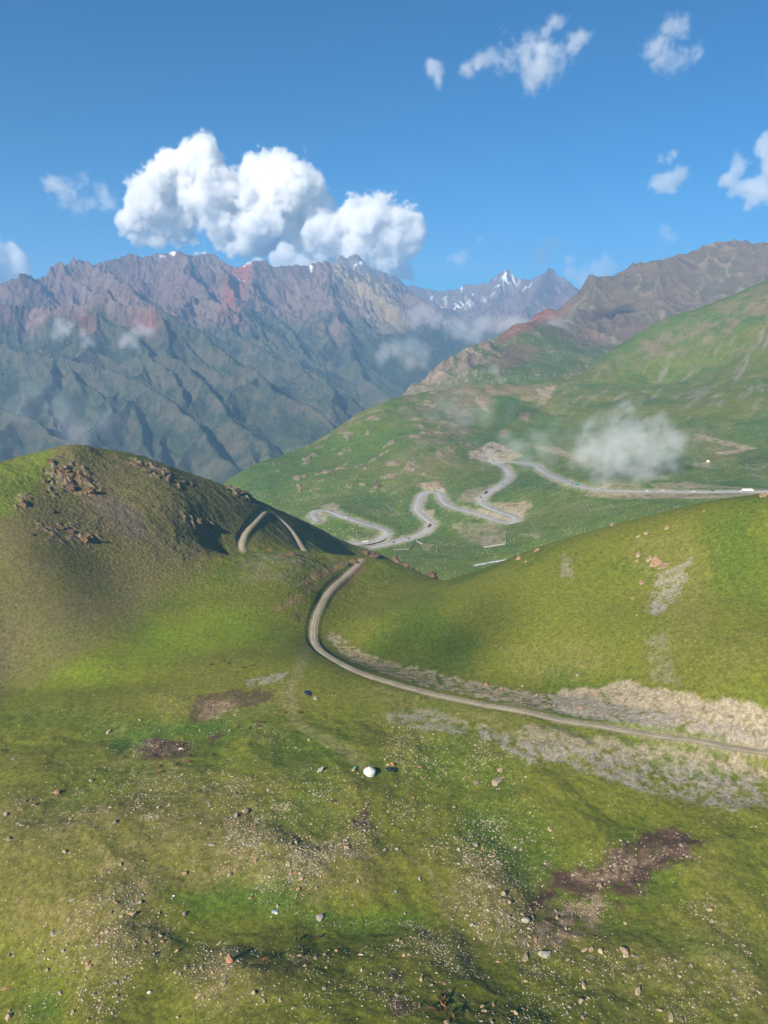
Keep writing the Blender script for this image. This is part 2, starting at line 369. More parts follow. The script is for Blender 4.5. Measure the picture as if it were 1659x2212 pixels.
# dry, thin turf patches
for uvs, sd, a_ in (([(560,1480),(640,1470),(650,1520),(520,1560),(500,1530)],111,.5),([(260,1820),(420,1760),(560,1800),(520,1900),(330,1950),(180,1900)],112,.6),([(180,1950),(330,1930),(370,1990),(360,2060),(220,2080),(110,2060)],113,.8),([(480,1820),(640,1800),(720,1860),(700,1960),(560,1960),(480,1900)],114,.75),
        ([(1010,1880),(1110,1860),(1190,1960),(1150,2080),(1030,2060),(980,1960)],115,.7),([(1080,1400),(1250,1370),(1330,1430),(1240,1470),(1120,1460)],116,.45),([(1450,1240),(1520,1230),(1540,1330),(1480,1420),(1430,1330)],117,.5),([(1360,1170),(1480,1130),(1520,1200),(1430,1240),(1340,1220)],118,.5),
        ([(0,1730),(160,1700),(260,1760),(180,1820),(0,1850)],119,.5),([(1250,2080),(1450,2060),(1659,2120),(1659,2212),(1300,2212)],120,.4),([(440,2050),(560,2060),(540,2180),(450,2212),(400,2140)],121,.6),([(1560,1380),(1659,1360),(1659,1440),(1580,1450)],122,.4),
        ([(240,1580),(380,1560),(420,1660),(460,1730),(330,1720),(220,1660)],123,.5),([(830,1480),(1100,1540),(1140,1600),(1000,1580),(860,1540),(760,1490)],124,.55)):
    lay(A, (.165,.140,.055), .8*a_*pmask(near, uvs, 7, 8, 18, sd)*ss(-.5,.35,n3+.4*n2))
# lush hollows, their shade and a hillside cloud shadow painted into the green
for uvs, sd, a_ in (([(230,1600),(310,1570),(480,1560),(500,1585),(400,1590),(300,1615),(245,1625)],131,.8),([(350,1930),(520,1900),(640,1890),(680,1960),(900,1970),(960,2000),(700,2005),(560,1970),(420,1975)],132,.8),([(1020,1740),(1080,1800),(1140,1900),(1120,1920),(1050,1830),(1000,1760)],133,.8),([(960,2040),(1010,2060),(1060,2110),(1020,2110),(970,2080)],134,.8),
        ([(40,2140),(110,2130),(120,2190),(60,2200)],135,.8),([(1300,1980),(1500,2030),(1659,2070),(1659,2100),(1450,2060),(1300,2010)],136,.5),([(850,1340),(960,1330),(1040,1380),(1010,1420),(900,1410)],137,.35),([(1530,1100),(1600,1110),(1620,1240),(1560,1260),(1520,1180)],138,.22)):
    lay(A, (.045,.095,.010), a_*pmask(near, uvs, 6, 6, 16, sd)*ss(-.6,.3,n3+.2))
roadn = ss(4.6, 2.2, droad + 1.2*n3)
# bare banks and scree along the track
n5 = fbm(X, Y, 1.6, 3, 84, .7)
cut = pmask(near, [(1900,1630),(1900,1535),(1659,1530),(1620,1516),(1570,1512),(1520,1514),(1500,1505),(1460,1495),(1390,1482),(1335,1468),(1300,1484),(1215,1490),(1190,1508),(1200,1532),(1400,1566),(1550,1592),(1659,1608)], 1.4, 4.6, 8, 141)
lay(A, TAN, cut*ss(-.7,.05,n3+.35*n5+.3*n2)); 
cutlow = pmask(near, [(1900,1655),(1900,1600),(1659,1575),(1500,1552),(1300,1515),(1200,1500),(1150,1495),(1050,1480),(1000,1490),(1080,1520),(1200,1540),(1400,1572),(1659,1618)], 1.5, 3, 6, 142)
lay(A, GREYG, .8*cutlow*ss(-.35,.15,n3+.3*n5))
cutw = pmask(near, [(1200,1534),(1190,1500),(1100,1486),(1000,1468),(900,1440),(840,1428),(790,1410),(740,1378),(715,1360),(706,1372),(730,1405),(800,1445),(900,1478),(1050,1510)], 1.2, 5, 8, 143)
lay(A, (.28,.225,.14), .8*cutw*ss(-.15,.25,n3+.4*n5+.1)); lay(A, GREYG, .5*cutw*ss(.1,.35,fbm(X,Y,7,4,144)))
low = pmask(near, [(1120,1562),(1300,1592),(1450,1612),(1900,1660),(1900,1700),(1659,1690),(1500,1660),(1380,1650),(1250,1640),(1160,1625),(1100,1600)], 3, 7, 12, 145)
lay(A, (.24,.205,.14), .85*low*ss(-.6,.2,n3+.5*n5))
lowg = pmask(near, [(1130,1600),(1250,1615),(1400,1640),(1550,1665),(1640,1690),(1900,1720),(1900,1780),(1640,1745),(1560,1745),(1480,1730),(1400,1712),(1320,1690),(1270,1665),(1200,1640),(1110,1645),(1100,1625)], 2.5, 9, 11, 146)
lay(A, GREYG, .85*lowg*ss(-.35,.2,n3+.45*n2+.5*n5))
for uvs, sd, a_, c_ in (([(1035,1565),(1060,1570),(1058,1600),(1040,1598)],151,.9,GREYG),([(1060,1580),(1078,1585),(1072,1608)],152,.9,GREYG),([(1085,1582),(1105,1590),(1098,1622),(1080,1612)],153,.9,GREYG),([(830,1540),(930,1530),(1010,1560),(1000,1585),(900,1575),(840,1560)],154,.6,GREYG),
        ([(530,1470),(600,1455),(625,1450),(610,1470),(540,1482)],155,.75,GREYG),([(1420,1240),(1470,1220),(1500,1200),(1480,1260),(1440,1320),(1415,1330),(1405,1300)],156,.8,(.22,.2,.15)),([(1395,1300),(1435,1305),(1430,1325),(1400,1325)],157,.8,GREYG),
        ([(1215,1195),(1235,1205),(1240,1250),(1210,1245)],158,.5,(.2,.18,.14)),([(1390,1380),(1440,1360),(1450,1420),(1470,1480),(1410,1470)],159,.35,(.2,.18,.14))):
    lay(A, c_, a_*pmask(near, uvs, 1.5, 3, 6, sd)*ss(-.35,.1,n3+.4*n5))
# trampled mud and rubble
for uvs, sd, a_ in (([(405,1545),(430,1500),(500,1490),(590,1492),(585,1510),(540,1530),(470,1530),(440,1560),(410,1562)],161,.75),([(290,1622),(330,1598),(390,1600),(415,1616),(400,1635),(360,1640),(320,1640)],162,.9),([(315,1597),(345,1590),(345,1600),(320,1604)],163,1),([(456,1590),(482,1578),(480,1590),(462,1598)],164,1),
        ([(760,1772),(792,1740),(803,1760),(800,1785),(775,1785)],165,1),([(1180,1872),(1240,1882),(1300,1862),(1360,1815),(1445,1785),(1470,1795),(1512,1818),(1480,1862),(1410,1880),(1380,1935),(1330,1925),(1290,1950),(1250,1935),(1215,1925),(1160,1965),(1125,1975),(1150,1935),(1195,1905)],166,.95),([(1150,1990),(1215,1950),(1250,1960),(1230,2010),(1180,2050),(1150,2030)],175,.55),([(1130,1960),(1175,1925),(1185,1935),(1150,1968)],167,1),([(1330,1948),(1352,1950),(1350,1964),(1330,1962)],168,1),
        ([(845,2100),(868,2103),(866,2118),(842,2116)],169,.8),([(850,2160),(895,2160),(890,2185),(852,2185)],170,.85),([(622,2095),(655,2068),(665,2072),(635,2100)],171,.8),([(635,1328),(650,1326),(652,1340),(645,1341)],172,1),([(805,2140),(828,2135),(826,2150),(808,2152)],173,.8),([(985,2060),(1010,2062),(1008,2082),(988,2080)],174,.7)):
    mk = pmask(near, uvs, 2.2, 5.0, 6, sd); lay(A, MUD, a_*mk*ss(-.42,.05,n3+.5*n5+.15)); lay(A, (.15,.095,.065), .6*a_*mk*ss(.05,.45,n2+.4*n3))
for uvs, sd, a_ in (([(1150,1990),(1200,1960),(1290,1930),(1320,1960),(1290,2010),(1200,2050),(1130,2060),(1100,2040)],181,.85),([(430,1520),(500,1510),(520,1530),(480,1550),(430,1555)],182,.7),([(1230,1885),(1340,1870),(1420,1820),(1440,1830),(1350,1900),(1270,1915)],183,.6)):
    lay(A, (.21,.155,.095), a_*pmask(near, uvs, 2.5, 4, 8, sd)*ss(-.3,.2,n3))
lay(A, (.16,.15,.06), .5*ss(3.2, 1.4, np.abs(seg_dist(X, Y, [NA(*q)+() for q in [(665,1400),(648,1440),(630,1480),(628,1520),(640,1560),(690,1590),(745,1620),(790,1655)]])[0]-1.2)))
for pl in ([(1090,1885),(1060,1945),(1085,2010)],[(930,1880),(960,1960),(1010,2080),(1045,2110),(1100,2160)],[(880,1850),(930,1880)]):
    lay(A, (.15,.13,.07), .5*ss(1.0, .3, np.abs(seg_dist(X, Y, [NA(*q) for q in pl])[0])+.4*n5))
lay(A, (.155,.115,.085), crags*ss(.35,.6,slope+.25*n3)); lay(A, (.20,.15,.11), .8*crags*ss(.55,.8,slope+.2*n3))
lay(A, (.25,.21,.14), .75*roadn)
n6 = fbm(X, Y, .9, 2, 85); n7 = fbm(X, Y, 2.6, 3, 86); A *= np.clip(1 + .28*n5 + .14*n3 + .34*n6 + .18*n7, .3, 2)[..., None]; lay(A, (.045,.055,.012), .55*shrubby*ss(.12,.4,n7)); lay(A, (.05,.05,.016), .45*hillL*ss(.2,.45,n7+.3*n5))
nearA = A
m_near = terrain_mat('meadow_turf', (.5, 1.8, 4.5), 2.2, .16, .64, 1.42)
ground = near.mesh('ground', m_near, nearA); tag(ground, kind='structure')
print('near', time.time()-T0)

# ================================================================== VALLEY (green slopes, hairpin road)
mid_pts = [P(*q) for q in [
    (800,1185,1030),(690,1108,1130),(760,1140,1070),(925,1068,1230),(925,1140,1100),(1060,1070,1180),(1105,1120,1090),(1000,1100,1130),(1100,1025,1330),(1060,1000,1400),(1250,1050,1090),(1400,1066,1010),(1659,1060,970),(1850,1060,950),
    (1070,1214,880),(1030,1219,885),(1120,1206,878),(900,1235,860),(1250,1160,890),(1400,1120,900),(1500,1100,900),(1659,1090,900),(1850,1090,880),
    (1300,1000,1260),(1530,996,1170),(1659,1010,1100),(1850,1000,1080),(1180,1010,1330),(1659,940,1270),(1500,940,1330),(1400,930,1420),(1250,940,1500),(1130,955,1500),(1850,920,1250),
    (1659,850,1480),(1500,860,1600),(1380,870,1650),(1659,730,1850),(1550,770,1900),(1420,820,1900),(1300,850,1800),(1240,870,1750),(1659,800,1650),(1850,780,1600),(1850,650,1850),
    (560,1090,1260),(640,1080,1280),(620,1130,1180),(700,1040,1330),(800,1060,1290),(760,1000,1450),(860,1000,1380),(860,930,1560),(960,960,1440),(960,890,1680),(1020,985,1425),(1060,900,1660),(1130,900,1680),(700,960,1560),(620,1000,1470)]]
mid_pts += crest([(380,1140,1380),(500,1031,1450),(560,1000,1500),(640,963,1600),(740,905,1700),(850,857,1800),(900,846,1850),(1000,834,1900),(1100,832,1930),(1180,828,1980)], 190, 130)
mid_pts += crest([(1210,820,2020),(1290,775,2160),(1360,740,2280),(1430,716,2350),(1500,692,2400),(1580,665,2450),(1659,636,2500),(1780,592,2550),(1950,535,2600)], 260, 150)
for t_ in np.linspace(-.9, .9, 7): mid_pts.append((t_*3100, 3100, CZ-720)); mid_pts.append((t_*640, 640, CZ-400))
for t_ in (-.9,-.6,-.35): mid_pts += [(t_*1000, 1000, CZ-470), (t_*1500, 1500, CZ-520), (t_*2100, 2100, CZ-600)]
midT = TPS(mid_pts, lam=0.02, sc=300)
mid = Sheet(0.80, 980, 720, 3000, 1000)
mid.Z = mid.up(midT, 4)
X2, Y2 = mid.X.astype(np.float32), mid.Y.astype(np.float32)
def MA(u, v, ymin=760): return mid.at(u, v, ymin)
hwy_uv = [(760,1173),(785,1173),(812,1168),(832,1158),(836,1148),(820,1140),(780,1128),(740,1115),(718,1105),(700,1102),(684,1104),(677,1112),(683,1120),(690,1126)]
hwy2_uv = [(800,1182),(830,1176),(870,1166),(905,1156),(925,1143),(932,1130),(918,1118),(902,1103),(903,1088),(912,1068),(926,1062),(943,1062),(952,1068),(958,1083),(975,1094),(1005,1102),(1040,1112),(1065,1122),(1090,1128),(1110,1127),(1116,1119),(1100,1112),(1075,1104),(1050,1093),(1038,1081),(1048,1069),(1075,1052),(1095,1038),(1101,1024),(1092,1011),(1075,1001),(1062,997),(1075,994),(1120,999),(1155,1004),(1165,1012),(1180,1022),(1215,1036),(1250,1049),(1290,1057),(1340,1060),(1420,1061),(1500,1062),(1600,1061),(1700,1060),(1800,1059)]
hwy = smooth_line([MA(*q) for q in hwy_uv], 3); hwy2 = smooth_line([MA(*q) for q in hwy2_uv], 3)
riv_uv = [(1024,1220),(1035,1218),(1060,1213),(1085,1209),(1118,1203),(1150,1196),(1200,1186)]
river = smooth_line([MA(*q) for q in riv_uv], 3)
relevel(hwy, mid, 12); relevel(hwy2, mid, 12); relevel(river, mid, 8)
dh = np.minimum(carve(mid, hwy, 5.5, 20, dip=.5), carve(mid, hwy2, 5.5, 20, dip=.5))
driv = carve(mid, river, 3.5, 15, dip=1.6)
rw = np.where(dh < 50, ss(14, 40, dh), 1)
dx_, dy_ = X2 + 60*fbm(X2, Y2, 260, 3, 201), Y2 + 60*fbm(X2, Y2, 260, 3, 202)
up = ss(1350, 1700, Y2)
mid.Z += rw*(.3+.7*up)*(14*fbm(dx_, dy_, 260, 4, 203) - 9*ridged(dx_, dy_, 190, 3, 204)*up + 1.6*fbm(X2, Y2, 30, 4, 205) + .5*fbm(X2, Y2, 7, 3, 206))
B2 = np.zeros(X2.shape+(3,), np.float32); B2[:] = C(.075,.115,.018)
q1 = fbm(X2, Y2, 160, 5, 211); q2 = fbm(X2, Y2, 45, 5, 212, .6); q3 = fbm(X2, Y2, 11, 4, 213, .6)
outc = pmask(mid, [(500,1030),(640,955),(850,850),(930,835),(1000,870),(1010,960),(960,1010),(900,1045),(830,1075),(760,1060),(690,1060),(600,1080),(560,1060)], 40, 30, 80, 221)
def rockband(m, h, sc, seed):
    r = ridged(dx_, dy_, sc, 4, seed); k = m*ss(.50, .66, r + .5*q2 + .55*q1)*ss(.05,.3,pn(X2/34,Y2/30,229)+.3*q2); mid.Z[:] += k*h*.6*(.35+r); return k
rk = rockband(outc, 6, 46, 222)
face = pmask(mid, [(1015,980),(1060,955),(1095,965),(1085,985),(1040,995)], 6, 6, 14, 223)
mid.Z += face*5*ridged(X2, Y2, 14, 3, 224)
f2 = pmask(mid, [(905,1045),(950,1040),(960,1060),(915,1058)], 6, 6, 14, 225); mid.Z += f2*5*ridged(X2, Y2, 12, 3, 226)
rs = pmask(mid, [(1215,815),(1659,640),(1900,600),(1900,900),(1659,900),(1500,960),(1300,960),(1190,900)], 60, 60, 150, 227)
n_x, n_y, n_z = mid.normal(); slo = np.sqrt(1-n_z**2)
lay(B2, (.050,.095,.020), ss(.0,-.5,q1+.3*q3)); lay(B2, (.115,.118,.035), .8*ss(.0,.5,q1+.4*q2)*ss(850,1200,Y2))
lay(B2, (.105,.118,.022), .8*rs*ss(-.5,.3,q2+.5*q1))
gul = fbm(X2*.8-Y2*.6, (X2*.6+Y2*.8)*.14, 26, 4, 228, .65)      # scree streaks running down the slope
lay(B2, (.185,.165,.125), .8*rs*ss(.10,.40,gul+.4*q1)); lay(B2, (.15,.125,.07), .7*ss(.12,.5,q2+.35*q1)*ss(1500,2200,Y2))
topb = pmask(mid, [(1360,745),(1500,690),(1659,615),(1900,560),(1900,660),(1659,690),(1500,740),(1400,770)], 40, 50, 120, 229)
lay(B2, (.150,.120,.075), .8*topb*ss(-.4,.3,q2))
bas = pmask(mid, [(940,842),(1000,836),(1200,830),(1185,850),(1150,868),(1080,862),(1040,880),(1010,900),(980,900),(950,870)], 18, 20, 50, 230)
lay(B2, (.185,.135,.085), .85*bas*ss(-.5,.2,q2)); 
br = pmask(mid, [(860,860),(960,850),(1030,900),(1060,960),(1010,985),(960,1000),(900,1010),(880,950)], 30, 30, 60, 231)
lay(B2, (.15,.125,.075), .7*br*ss(-.35,.25,q2+.3*q3)); lay(B2, (.045,.075,.022), .8*br*ss(.28,.5,fbm(X2*.5,Y2,14,3,232)))
lay(B2, (.27,.19,.13), .8*pmask(mid, [(1120,890),(1148,892),(1138,910),(1125,906)], 4, 6, 12, 233)); lay(B2, (.22,.14,.09), .6*pmask(mid, [(1076,928),(1098,930),(1095,945),(1080,944)], 4, 5, 12, 234))
for uvs, sd in (([(1158,838),(1185,836),(1175,862),(1160,880),(1166,860)],235),([(1180,838),(1200,832),(1190,860),(1172,875)],236),([(1022,850),(1045,870),(1060,890),(1050,890),(1030,868)],237)):
    lay(B2, (.26,.21,.14), .75*pmask(mid, uvs, 5, 5, 15, sd))
for uvs, sd in (([(1070,855),(1110,850),(1125,875),(1085,885)],238),([(1110,905),(1030,1000),(1000,990),(1080,900)],239)):
    lay(B2, (.045,.085,.02), .7*pmask(mid, uvs, 10, 10, 30, sd))
# bare cuttings around the hairpins
for uvs, sd, a_ in (([(1060,1088),(1145,1080),(1150,1095),(1125,1118),(1090,1100)],241,.9),([(1000,1060),(1070,1045),(1060,1068),(1030,1085),(985,1085)],242,.6),([(690,1095),(720,1085),(735,1092),(730,1102),(700,1100)],243,.9),([(915,1105),(940,1100),(935,1120),(925,1118)],244,.8),([(1010,975),(1090,960),(1130,985),(1060,998),(1015,992)],245,.85),
        ([(1270,1060),(1420,1058),(1560,1060),(1659,1064),(1659,1072),(1500,1078),(1330,1078),(1260,1070)],246,.75),([(1400,1045),(1480,1040),(1560,1050),(1659,1056),(1420,1058)],247,.6),([(1290,1045),(1380,1045),(1400,1057),(1300,1055)],248,.6),([(970,1130),(1060,1128),(1100,1150),(1040,1180),(1000,1160)],249,.45),([(1040,1160),(1090,1155),(1092,1172),(1045,1182)],250,.7),
        ([(1150,965),(1200,965),(1260,985),(1290,1010),(1270,1005),(1220,985)],251,.7),([(1495,935),(1560,950),(1640,968),(1560,985),(1545,978),(1600,970),(1520,950)],252,.85),([(1040,1130),(1085,1140),(1060,1150)],253,.5),([(1120,1155),(1170,1150),(1165,1165)],254,.6),([(1160,1018),(1260,1050),(1220,1052),(1170,1030)],255,.8),([(905,1170),(935,1175),(925,1195)],256,.5),([(1495,1000),(1530,998),(1545,1012),(1500,1010)],257,.6),([(1430,1030),(1445,1040),(1425,1020)],258,.6)):
    lay(B2, (.27,.215,.15), a_*pmask(mid, uvs, 3, 6, 14, sd)*ss(-.5,.1,q3))
lay(B2, (.22,.19,.15), face); lay(B2, (.25,.19,.13), f2)
lay(B2, (.19,.145,.105), np.clip(rk,0,1)*.9); lay(B2, (.20,.16,.12), ss(.74,.84,slo+.1*q3)*.8)
lay(B2, (.29,.27,.22), .9*ss(17, 6, dh+7*q3)); lay(B2, (.3,.28,.24), .3*ss(6, 2.5, driv+2*q3))
spk = ss(.42,.6, pn(X2/2.3, Y2/3.5, 261)+.6*q2)*ss(1500,1250,Y2); lay(B2, (.3,.26,.19), .6*spk)
B2 *= 1.17*(1 + .20*q3 + .09*q2 + .16*fbm(X2,Y2,4,3,262))[..., None]
m_mid = terrain_mat('valley_turf', (.06, .3), .12, 3.0, .8, 1.2)
valley = mid.mesh('valley_hills', m_mid, B2); tag(valley, kind='structure')
print('mid', time.time()-T0)
# ================================================================== BROWN MOUNTAIN on the right, rocky spur and basin
fp = [P(*q) for q in [(700,1000,2500),(950,880,2250),(900,900,2250),(1000,842,2250),(1100,822,2250),(1200,808,2300),(1060,795,2400),(1150,785,2450),(1300,768,2500),(1240,752,2700),(1370,742,2900),(1300,735,2900),(1100,760,2600),(1450,740,2900),(1600,720,2800),(1850,700,2700),
    (1250,700,3150),(1400,690,3150),(1550,680,3150),(1700,660,3100),(1300,650,3450),(1450,630,3450),(1600,610,3450),(1750,600,3400)]]
fp += crest([(780,890,2200),(850,852,2300),(900,820,2360),(950,787,2430),(1010,733,2560),(1060,722,2750),(1100,703,2950),(1150,680,3200),(1215,646,3600)], 180, 130)
fp += crest([(1240,636,3700),(1275,612,3750),(1330,590,3750),(1400,573,3750),(1440,556,3750),(1480,546,3750),(1530,538,3750),(1560,526,3750),(1610,527,3700),(1659,518,3650),(1800,500,3500),(1950,480,3400)], 450, 260)
for t_ in np.linspace(-.8, .8, 7): fp += [(t_*5200, 5200, CZ-900), (t_*2000, 2000, CZ-620)]
fp += [(-.5*3000, 3000, CZ-800), (-.3*3000, 3000, CZ-800), (-.1*3500, 3500, CZ-780), (-.5*4200,4200,CZ-900), (0,4300,CZ-750)]
farT = TPS(fp, lam=.02, sc=500)
far = Sheet(0.72, 900, 2050, 5000, 720)
far.Z = far.up(farT, 4)
X3, Y3 = far.X.astype(np.float32), far.Y.astype(np.float32)
ax, ay = X3 + 110*fbm(X3, Y3, 420, 3, 301), Y3 + 110*fbm(X3, Y3, 420, 3, 302)
spur = pmask(far, [(780,900),(850,845),(950,780),(1010,725),(1060,715),(1075,745),(1060,790),(1000,815),(940,840),(880,870)], 45, 30, 90, 303)
mtn = ss(2650, 2950, Y3)*ss(100, 500, X3)
r1 = ridged(ax, ay, 420, 5, 305, .55); r2 = ridged(X3+.3*ax, Y3, 130, 5, 306, .6)
far.Z += mtn*(62*(r1-.35) + 15*(r2-.4)) + spur*(34*(ridged(X3, Y3, 90, 5, 307, .62)-.25)) + (1-mtn)*(1-spur)*6*fbm(X3, Y3, 90, 4, 308)
a1, a2, a3 = far.normal(); sl3 = np.sqrt(1-a3**2)
p1 = fbm(X3, Y3, 300, 5, 311); p2 = fbm(X3, Y3, 80, 5, 312, .6); p3 = fbm(X3, Y3, 22, 4, 313, .6)
D = np.zeros(X3.shape+(3,), np.float32); D[:] = C(.080,.115,.030)
lay(D, (.12,.125,.055), .7*ss(-.1,.4,p2)); lay(D, (.135,.105,.075), mtn*ss(-.9,-.2,p1+p2+.3)); lay(D, (.115,.085,.07), .8*mtn*ss(-.1,.4,p2))
lay(D, (.075,.09,.045), .6*mtn*ss(.05,.4,p1+.5*p3)*ss(700,400,far.Z))
lay(D, (.215,.165,.12), .75*mtn*ss(.25,.55,r2+.3*p3)*ss(-.1,.35,p1)); 
lay(D, (.20,.155,.12), spur*ss(.42,.62,sl3+.25*p3)); 
red = pmask(far, [(1080,705),(1150,672),(1222,640),(1228,660),(1200,690),(1140,715),(1080,740)], 40, 40, 100, 314); lay(D, (.20,.075,.055), .75*red)
red2 = pmask(far, [(1100,740),(1170,745),(1130,785),(1080,810),(1060,790)], 30, 40, 90, 315); lay(D, (.17,.085,.06), .6*red2)
foot = pmask(far, [(1230,740),(1380,735),(1400,700),(1280,700)], 30, 50, 90, 316); lay(D, (.15,.10,.085), .6*foot)
sp3 = ss(.45,.6,pn(X3/9, Y3/16, 317)+.4*p2)*(1-mtn); lay(D, (.28,.25,.18), .6*sp3)
D *= (1+.22*p3+.16*p2+.2*fbm(X3,Y3,8,2,318))[..., None]
m_far = terrain_mat('mountain_rock', (.02, .1), .035, 10.0, .75, 1.25)
o = far.mesh('mountain', m_far, D); tag(o, kind='structure')
print('far', time.time()-T0)

# ================================================================== FAR RANGE: crests and their branching spurs
ridges = []
def ridge(pts, kids=True, slope=1.25, lv=2, sp=420, ln=.9, seed=0, jag=14, flat=.38, L=300):
    rr = random.Random(seed); q = [Vector(P(*p_)) for p_ in pts]
    segs = []
    dense = []
    for a, b in zip(q[:-1], q[1:]):
        n = max(1, int((b-a).length/220))
        for i in range(n): dense.append(a.lerp(b, i/n))
    dense.append(q[-1])
    for i, p_ in enumerate(dense):
        if 0 < i < len(dense)-1: p_.x += rr.uniform(-1, 1)*25; p_.y += rr.uniform(-1, 1)*25
    for a, b in zip(dense[:-1], dense[1:]): ridges.append((a, b, slope, flat, L))
    if not kids: return
    def kid(poly, level, base):
        s_ = rr.uniform(.3, .8)*sp/(1.7**level); side = rr.choice((-1, 1)); acc = 0
        for a, b in zip(poly[:-1], poly[1:]):
            L_ = (b-a).length
            while s_ < acc + L_:
                p0 = a.lerp(b, (s_-acc)/L_); d = (b-a); d.z = 0
                if d.length < 1: break
                d.normalize(); side = -side
                ang = side*R(rr.uniform(30, 88)); dr = Vector((d.x*math.cos(ang)-d.y*math.sin(ang), d.x*math.sin(ang)+d.y*math.cos(ang), 0))
                H = p0.z - base; length = min(ln*H/.55, 1500)*rr.uniform(.5, 1)/(1.5**level)
                if length > 90:
                    n = max(2, int(length/160)); pp = [p0 - Vector((0, 0, 8*(level+1)))]; cur = pp[0].copy(); st = length/n; g = rr.uniform(.42, .6)
                    for k in range(n):
                        dr2 = Matrix.Rotation(R(rr.uniform(-14, 14)), 3, 'Z') @ dr; cur = cur + dr2*st; cur.z -= st*g*rr.uniform(.75, 1.25); pp.append(cur.copy())
                    for a2, b2 in zip(pp[:-1], pp[1:]): ridges.append((a2, b2, slope*1.02, flat, L*.8))
                    if level+1 < lv: kid(pp, level+1, base)
                s_ += rr.uniform(.7, 1.3)*sp/(1.7**level)
            acc += L_
    kid(dense, 0, CZ-800)
ridge([(-500,650,5200),(-250,645,5000),(-120,640,5100),(0,607,5300),(45,597,5400),(90,592,5600),(135,572,5750),(180,557,5900),(215,565,6000),(255,560,6150),(300,548,6300),(345,546,6350),(380,534,6400),(430,551,6450),(462,545,6500),(490,563,6500),(515,566,6500),(540,560,6550),(570,564,6600),(600,572,6650),(640,573,6700),(690,561,6800),(722,568,6950),(760,578,7150),(800,592,7400),(840,604,7700),(880,618,8100)], sp=520, seed=1)
# long spurs running down towards the gorge
ridge([(200,562,5900),(250,600,5400),(320,640,4950),(400,680,4550)], sp=330, seed=2, lv=1)
ridge([(-250,660,4400),(-60,655,4350),(0,653,4350),(60,660,4400),(130,655,4350),(180,643,4350),(240,622,4400),(285,655,4250),(345,685,4150),(420,712,4050),(500,765,3850),(560,805,3700),(640,850,3500),(700,905,3350),(740,950,3250)], sp=300, seed=3)
ridge([(470,560,6450),(520,640,5500),(500,700,5000),(560,740,4700),(640,790,4400),(700,830,4150),(740,880,3900)], sp=330, seed=4)
ridge([(545,562,6550),(540,620,5900),(535,665,5500),(560,720,5100),(640,770,4700),(720,830,4300),(790,880,4000)], sp=320, seed=5)
ridge([(690,562,6800),(700,620,6200),(730,680,5700),(760,740,5300),(800,800,4900),(830,850,4600)], sp=330, seed=6)
ridge([(740,575,7000),(790,650,6500),(850,720,6000),(900,790,5600),(900,840,5200)], sp=380, seed=7)
ridge([(-200,760,3900),(20,745,3800),(100,760,3750),(200,790,3600),(300,835,3400),(400,875,3250),(480,940,3050),(520,1000,2900)], sp=280, seed=8)
ridge([(330,690,4100),(350,760,3800),(440,815,3550),(520,880,3300),(580,950,3100),(620,990,3000)], sp=260, seed=9)
ridge([(-200,900,3200),(0,880,3150),(60,900,3100),(150,950,2950),(250,1010,2800)], sp=260, seed=10)
ridge([(380,534,6400),(400,580,5900),(450,620,5500),(480,650,5200)], sp=330, seed=12, lv=1)
# snowy peaks behind
ridge([(640,600,9300),(715,566,9500),(733,547,9550),(744,557,9560),(762,544,9600),(785,560,9650),(800,575,9700),(840,590,9800),(880,612,10000),(905,640,10100)], sp=500, seed=13, lv=2)
ridge([(860,612,10800),(910,618,11000),(960,626,11000),(1010,613,10800),(1050,605,10500),(1075,588,10200),(1094,577,10000),(1112,590,9900),(1145,603,9700),(1170,592,9500),(1192,575,9300),(1215,590,9200),(1245,610,9000),(1300,650,8700)], sp=520, seed=14)
ridge([(1094,577,10000),(1060,640,9200),(1010,700,8500),(980,760,7800)], sp=480, seed=15)
ridge([(1192,575,9300),(1150,650,8200),(1100,700,7300),(1050,740,6500),(1010,790,5600)], sp=460, seed=16)
ridge([(880,618,8100),(930,680,7600),(960,730,7000),(950,790,6300)], sp=400, seed=17)
hz = Sheet(0.72, 1240, 2350, 13500, 1150)
def tents(x, y):
    sh = x.shape; x = x.ravel().astype(np.float32); y = y.ravel().astype(np.float32)
    x0_ = x; x = x + 130*fbm(x, y, 900, 3, 403) + 60*fbm(x, y, 240, 3, 401); y = y + 130*fbm(x0_, y, 900, 3, 404) + 60*fbm(x0_, y, 240, 3, 402)
    out = np.full(x.size, CZ-900., np.float32)
    ordr = np.argsort(y, kind='stable'); xs = x[ordr]; ys = y[ordr]; zs = out[ordr]
    for (a, b, s1, s2, L) in ridges:
        Rm = 1700
        i0 = np.searchsorted(ys, min(a.y, b.y)-Rm); i1 = np.searchsorted(ys, max(a.y, b.y)+Rm)
        if i1 <= i0: continue
        X_ = xs[i0:i1]; m = np.where((X_ > min(a.x, b.x)-Rm) & (X_ < max(a.x, b.x)+Rm))[0]
        if len(m) == 0: continue
        X_ = X_[m]; Y_ = ys[i0:i1][m]
        dx = b.x-a.x; dy = b.y-a.y; l2 = dx*dx+dy*dy+1e-6
        t = np.clip(((X_-a.x)*dx+(Y_-a.y)*dy)/l2, 0, 1); d = np.hypot(X_-(a.x+t*dx), Y_-(a.y+t*dy))
        z = a.z + t*(b.z-a.z) - (s2*d + (s1-s2)*L*(1-np.exp(-d/L)))
        zs[i0+m] = np.maximum(zs[i0+m], z)
    out[ordr] = zs
    return out.reshape(sh)
hz.Z = hz.up(tents, 2)
X4, Y4 = hz.X.astype(np.float32), hz.Y.astype(np.float32)
print('tents', len(ridges), time.time()-T0)
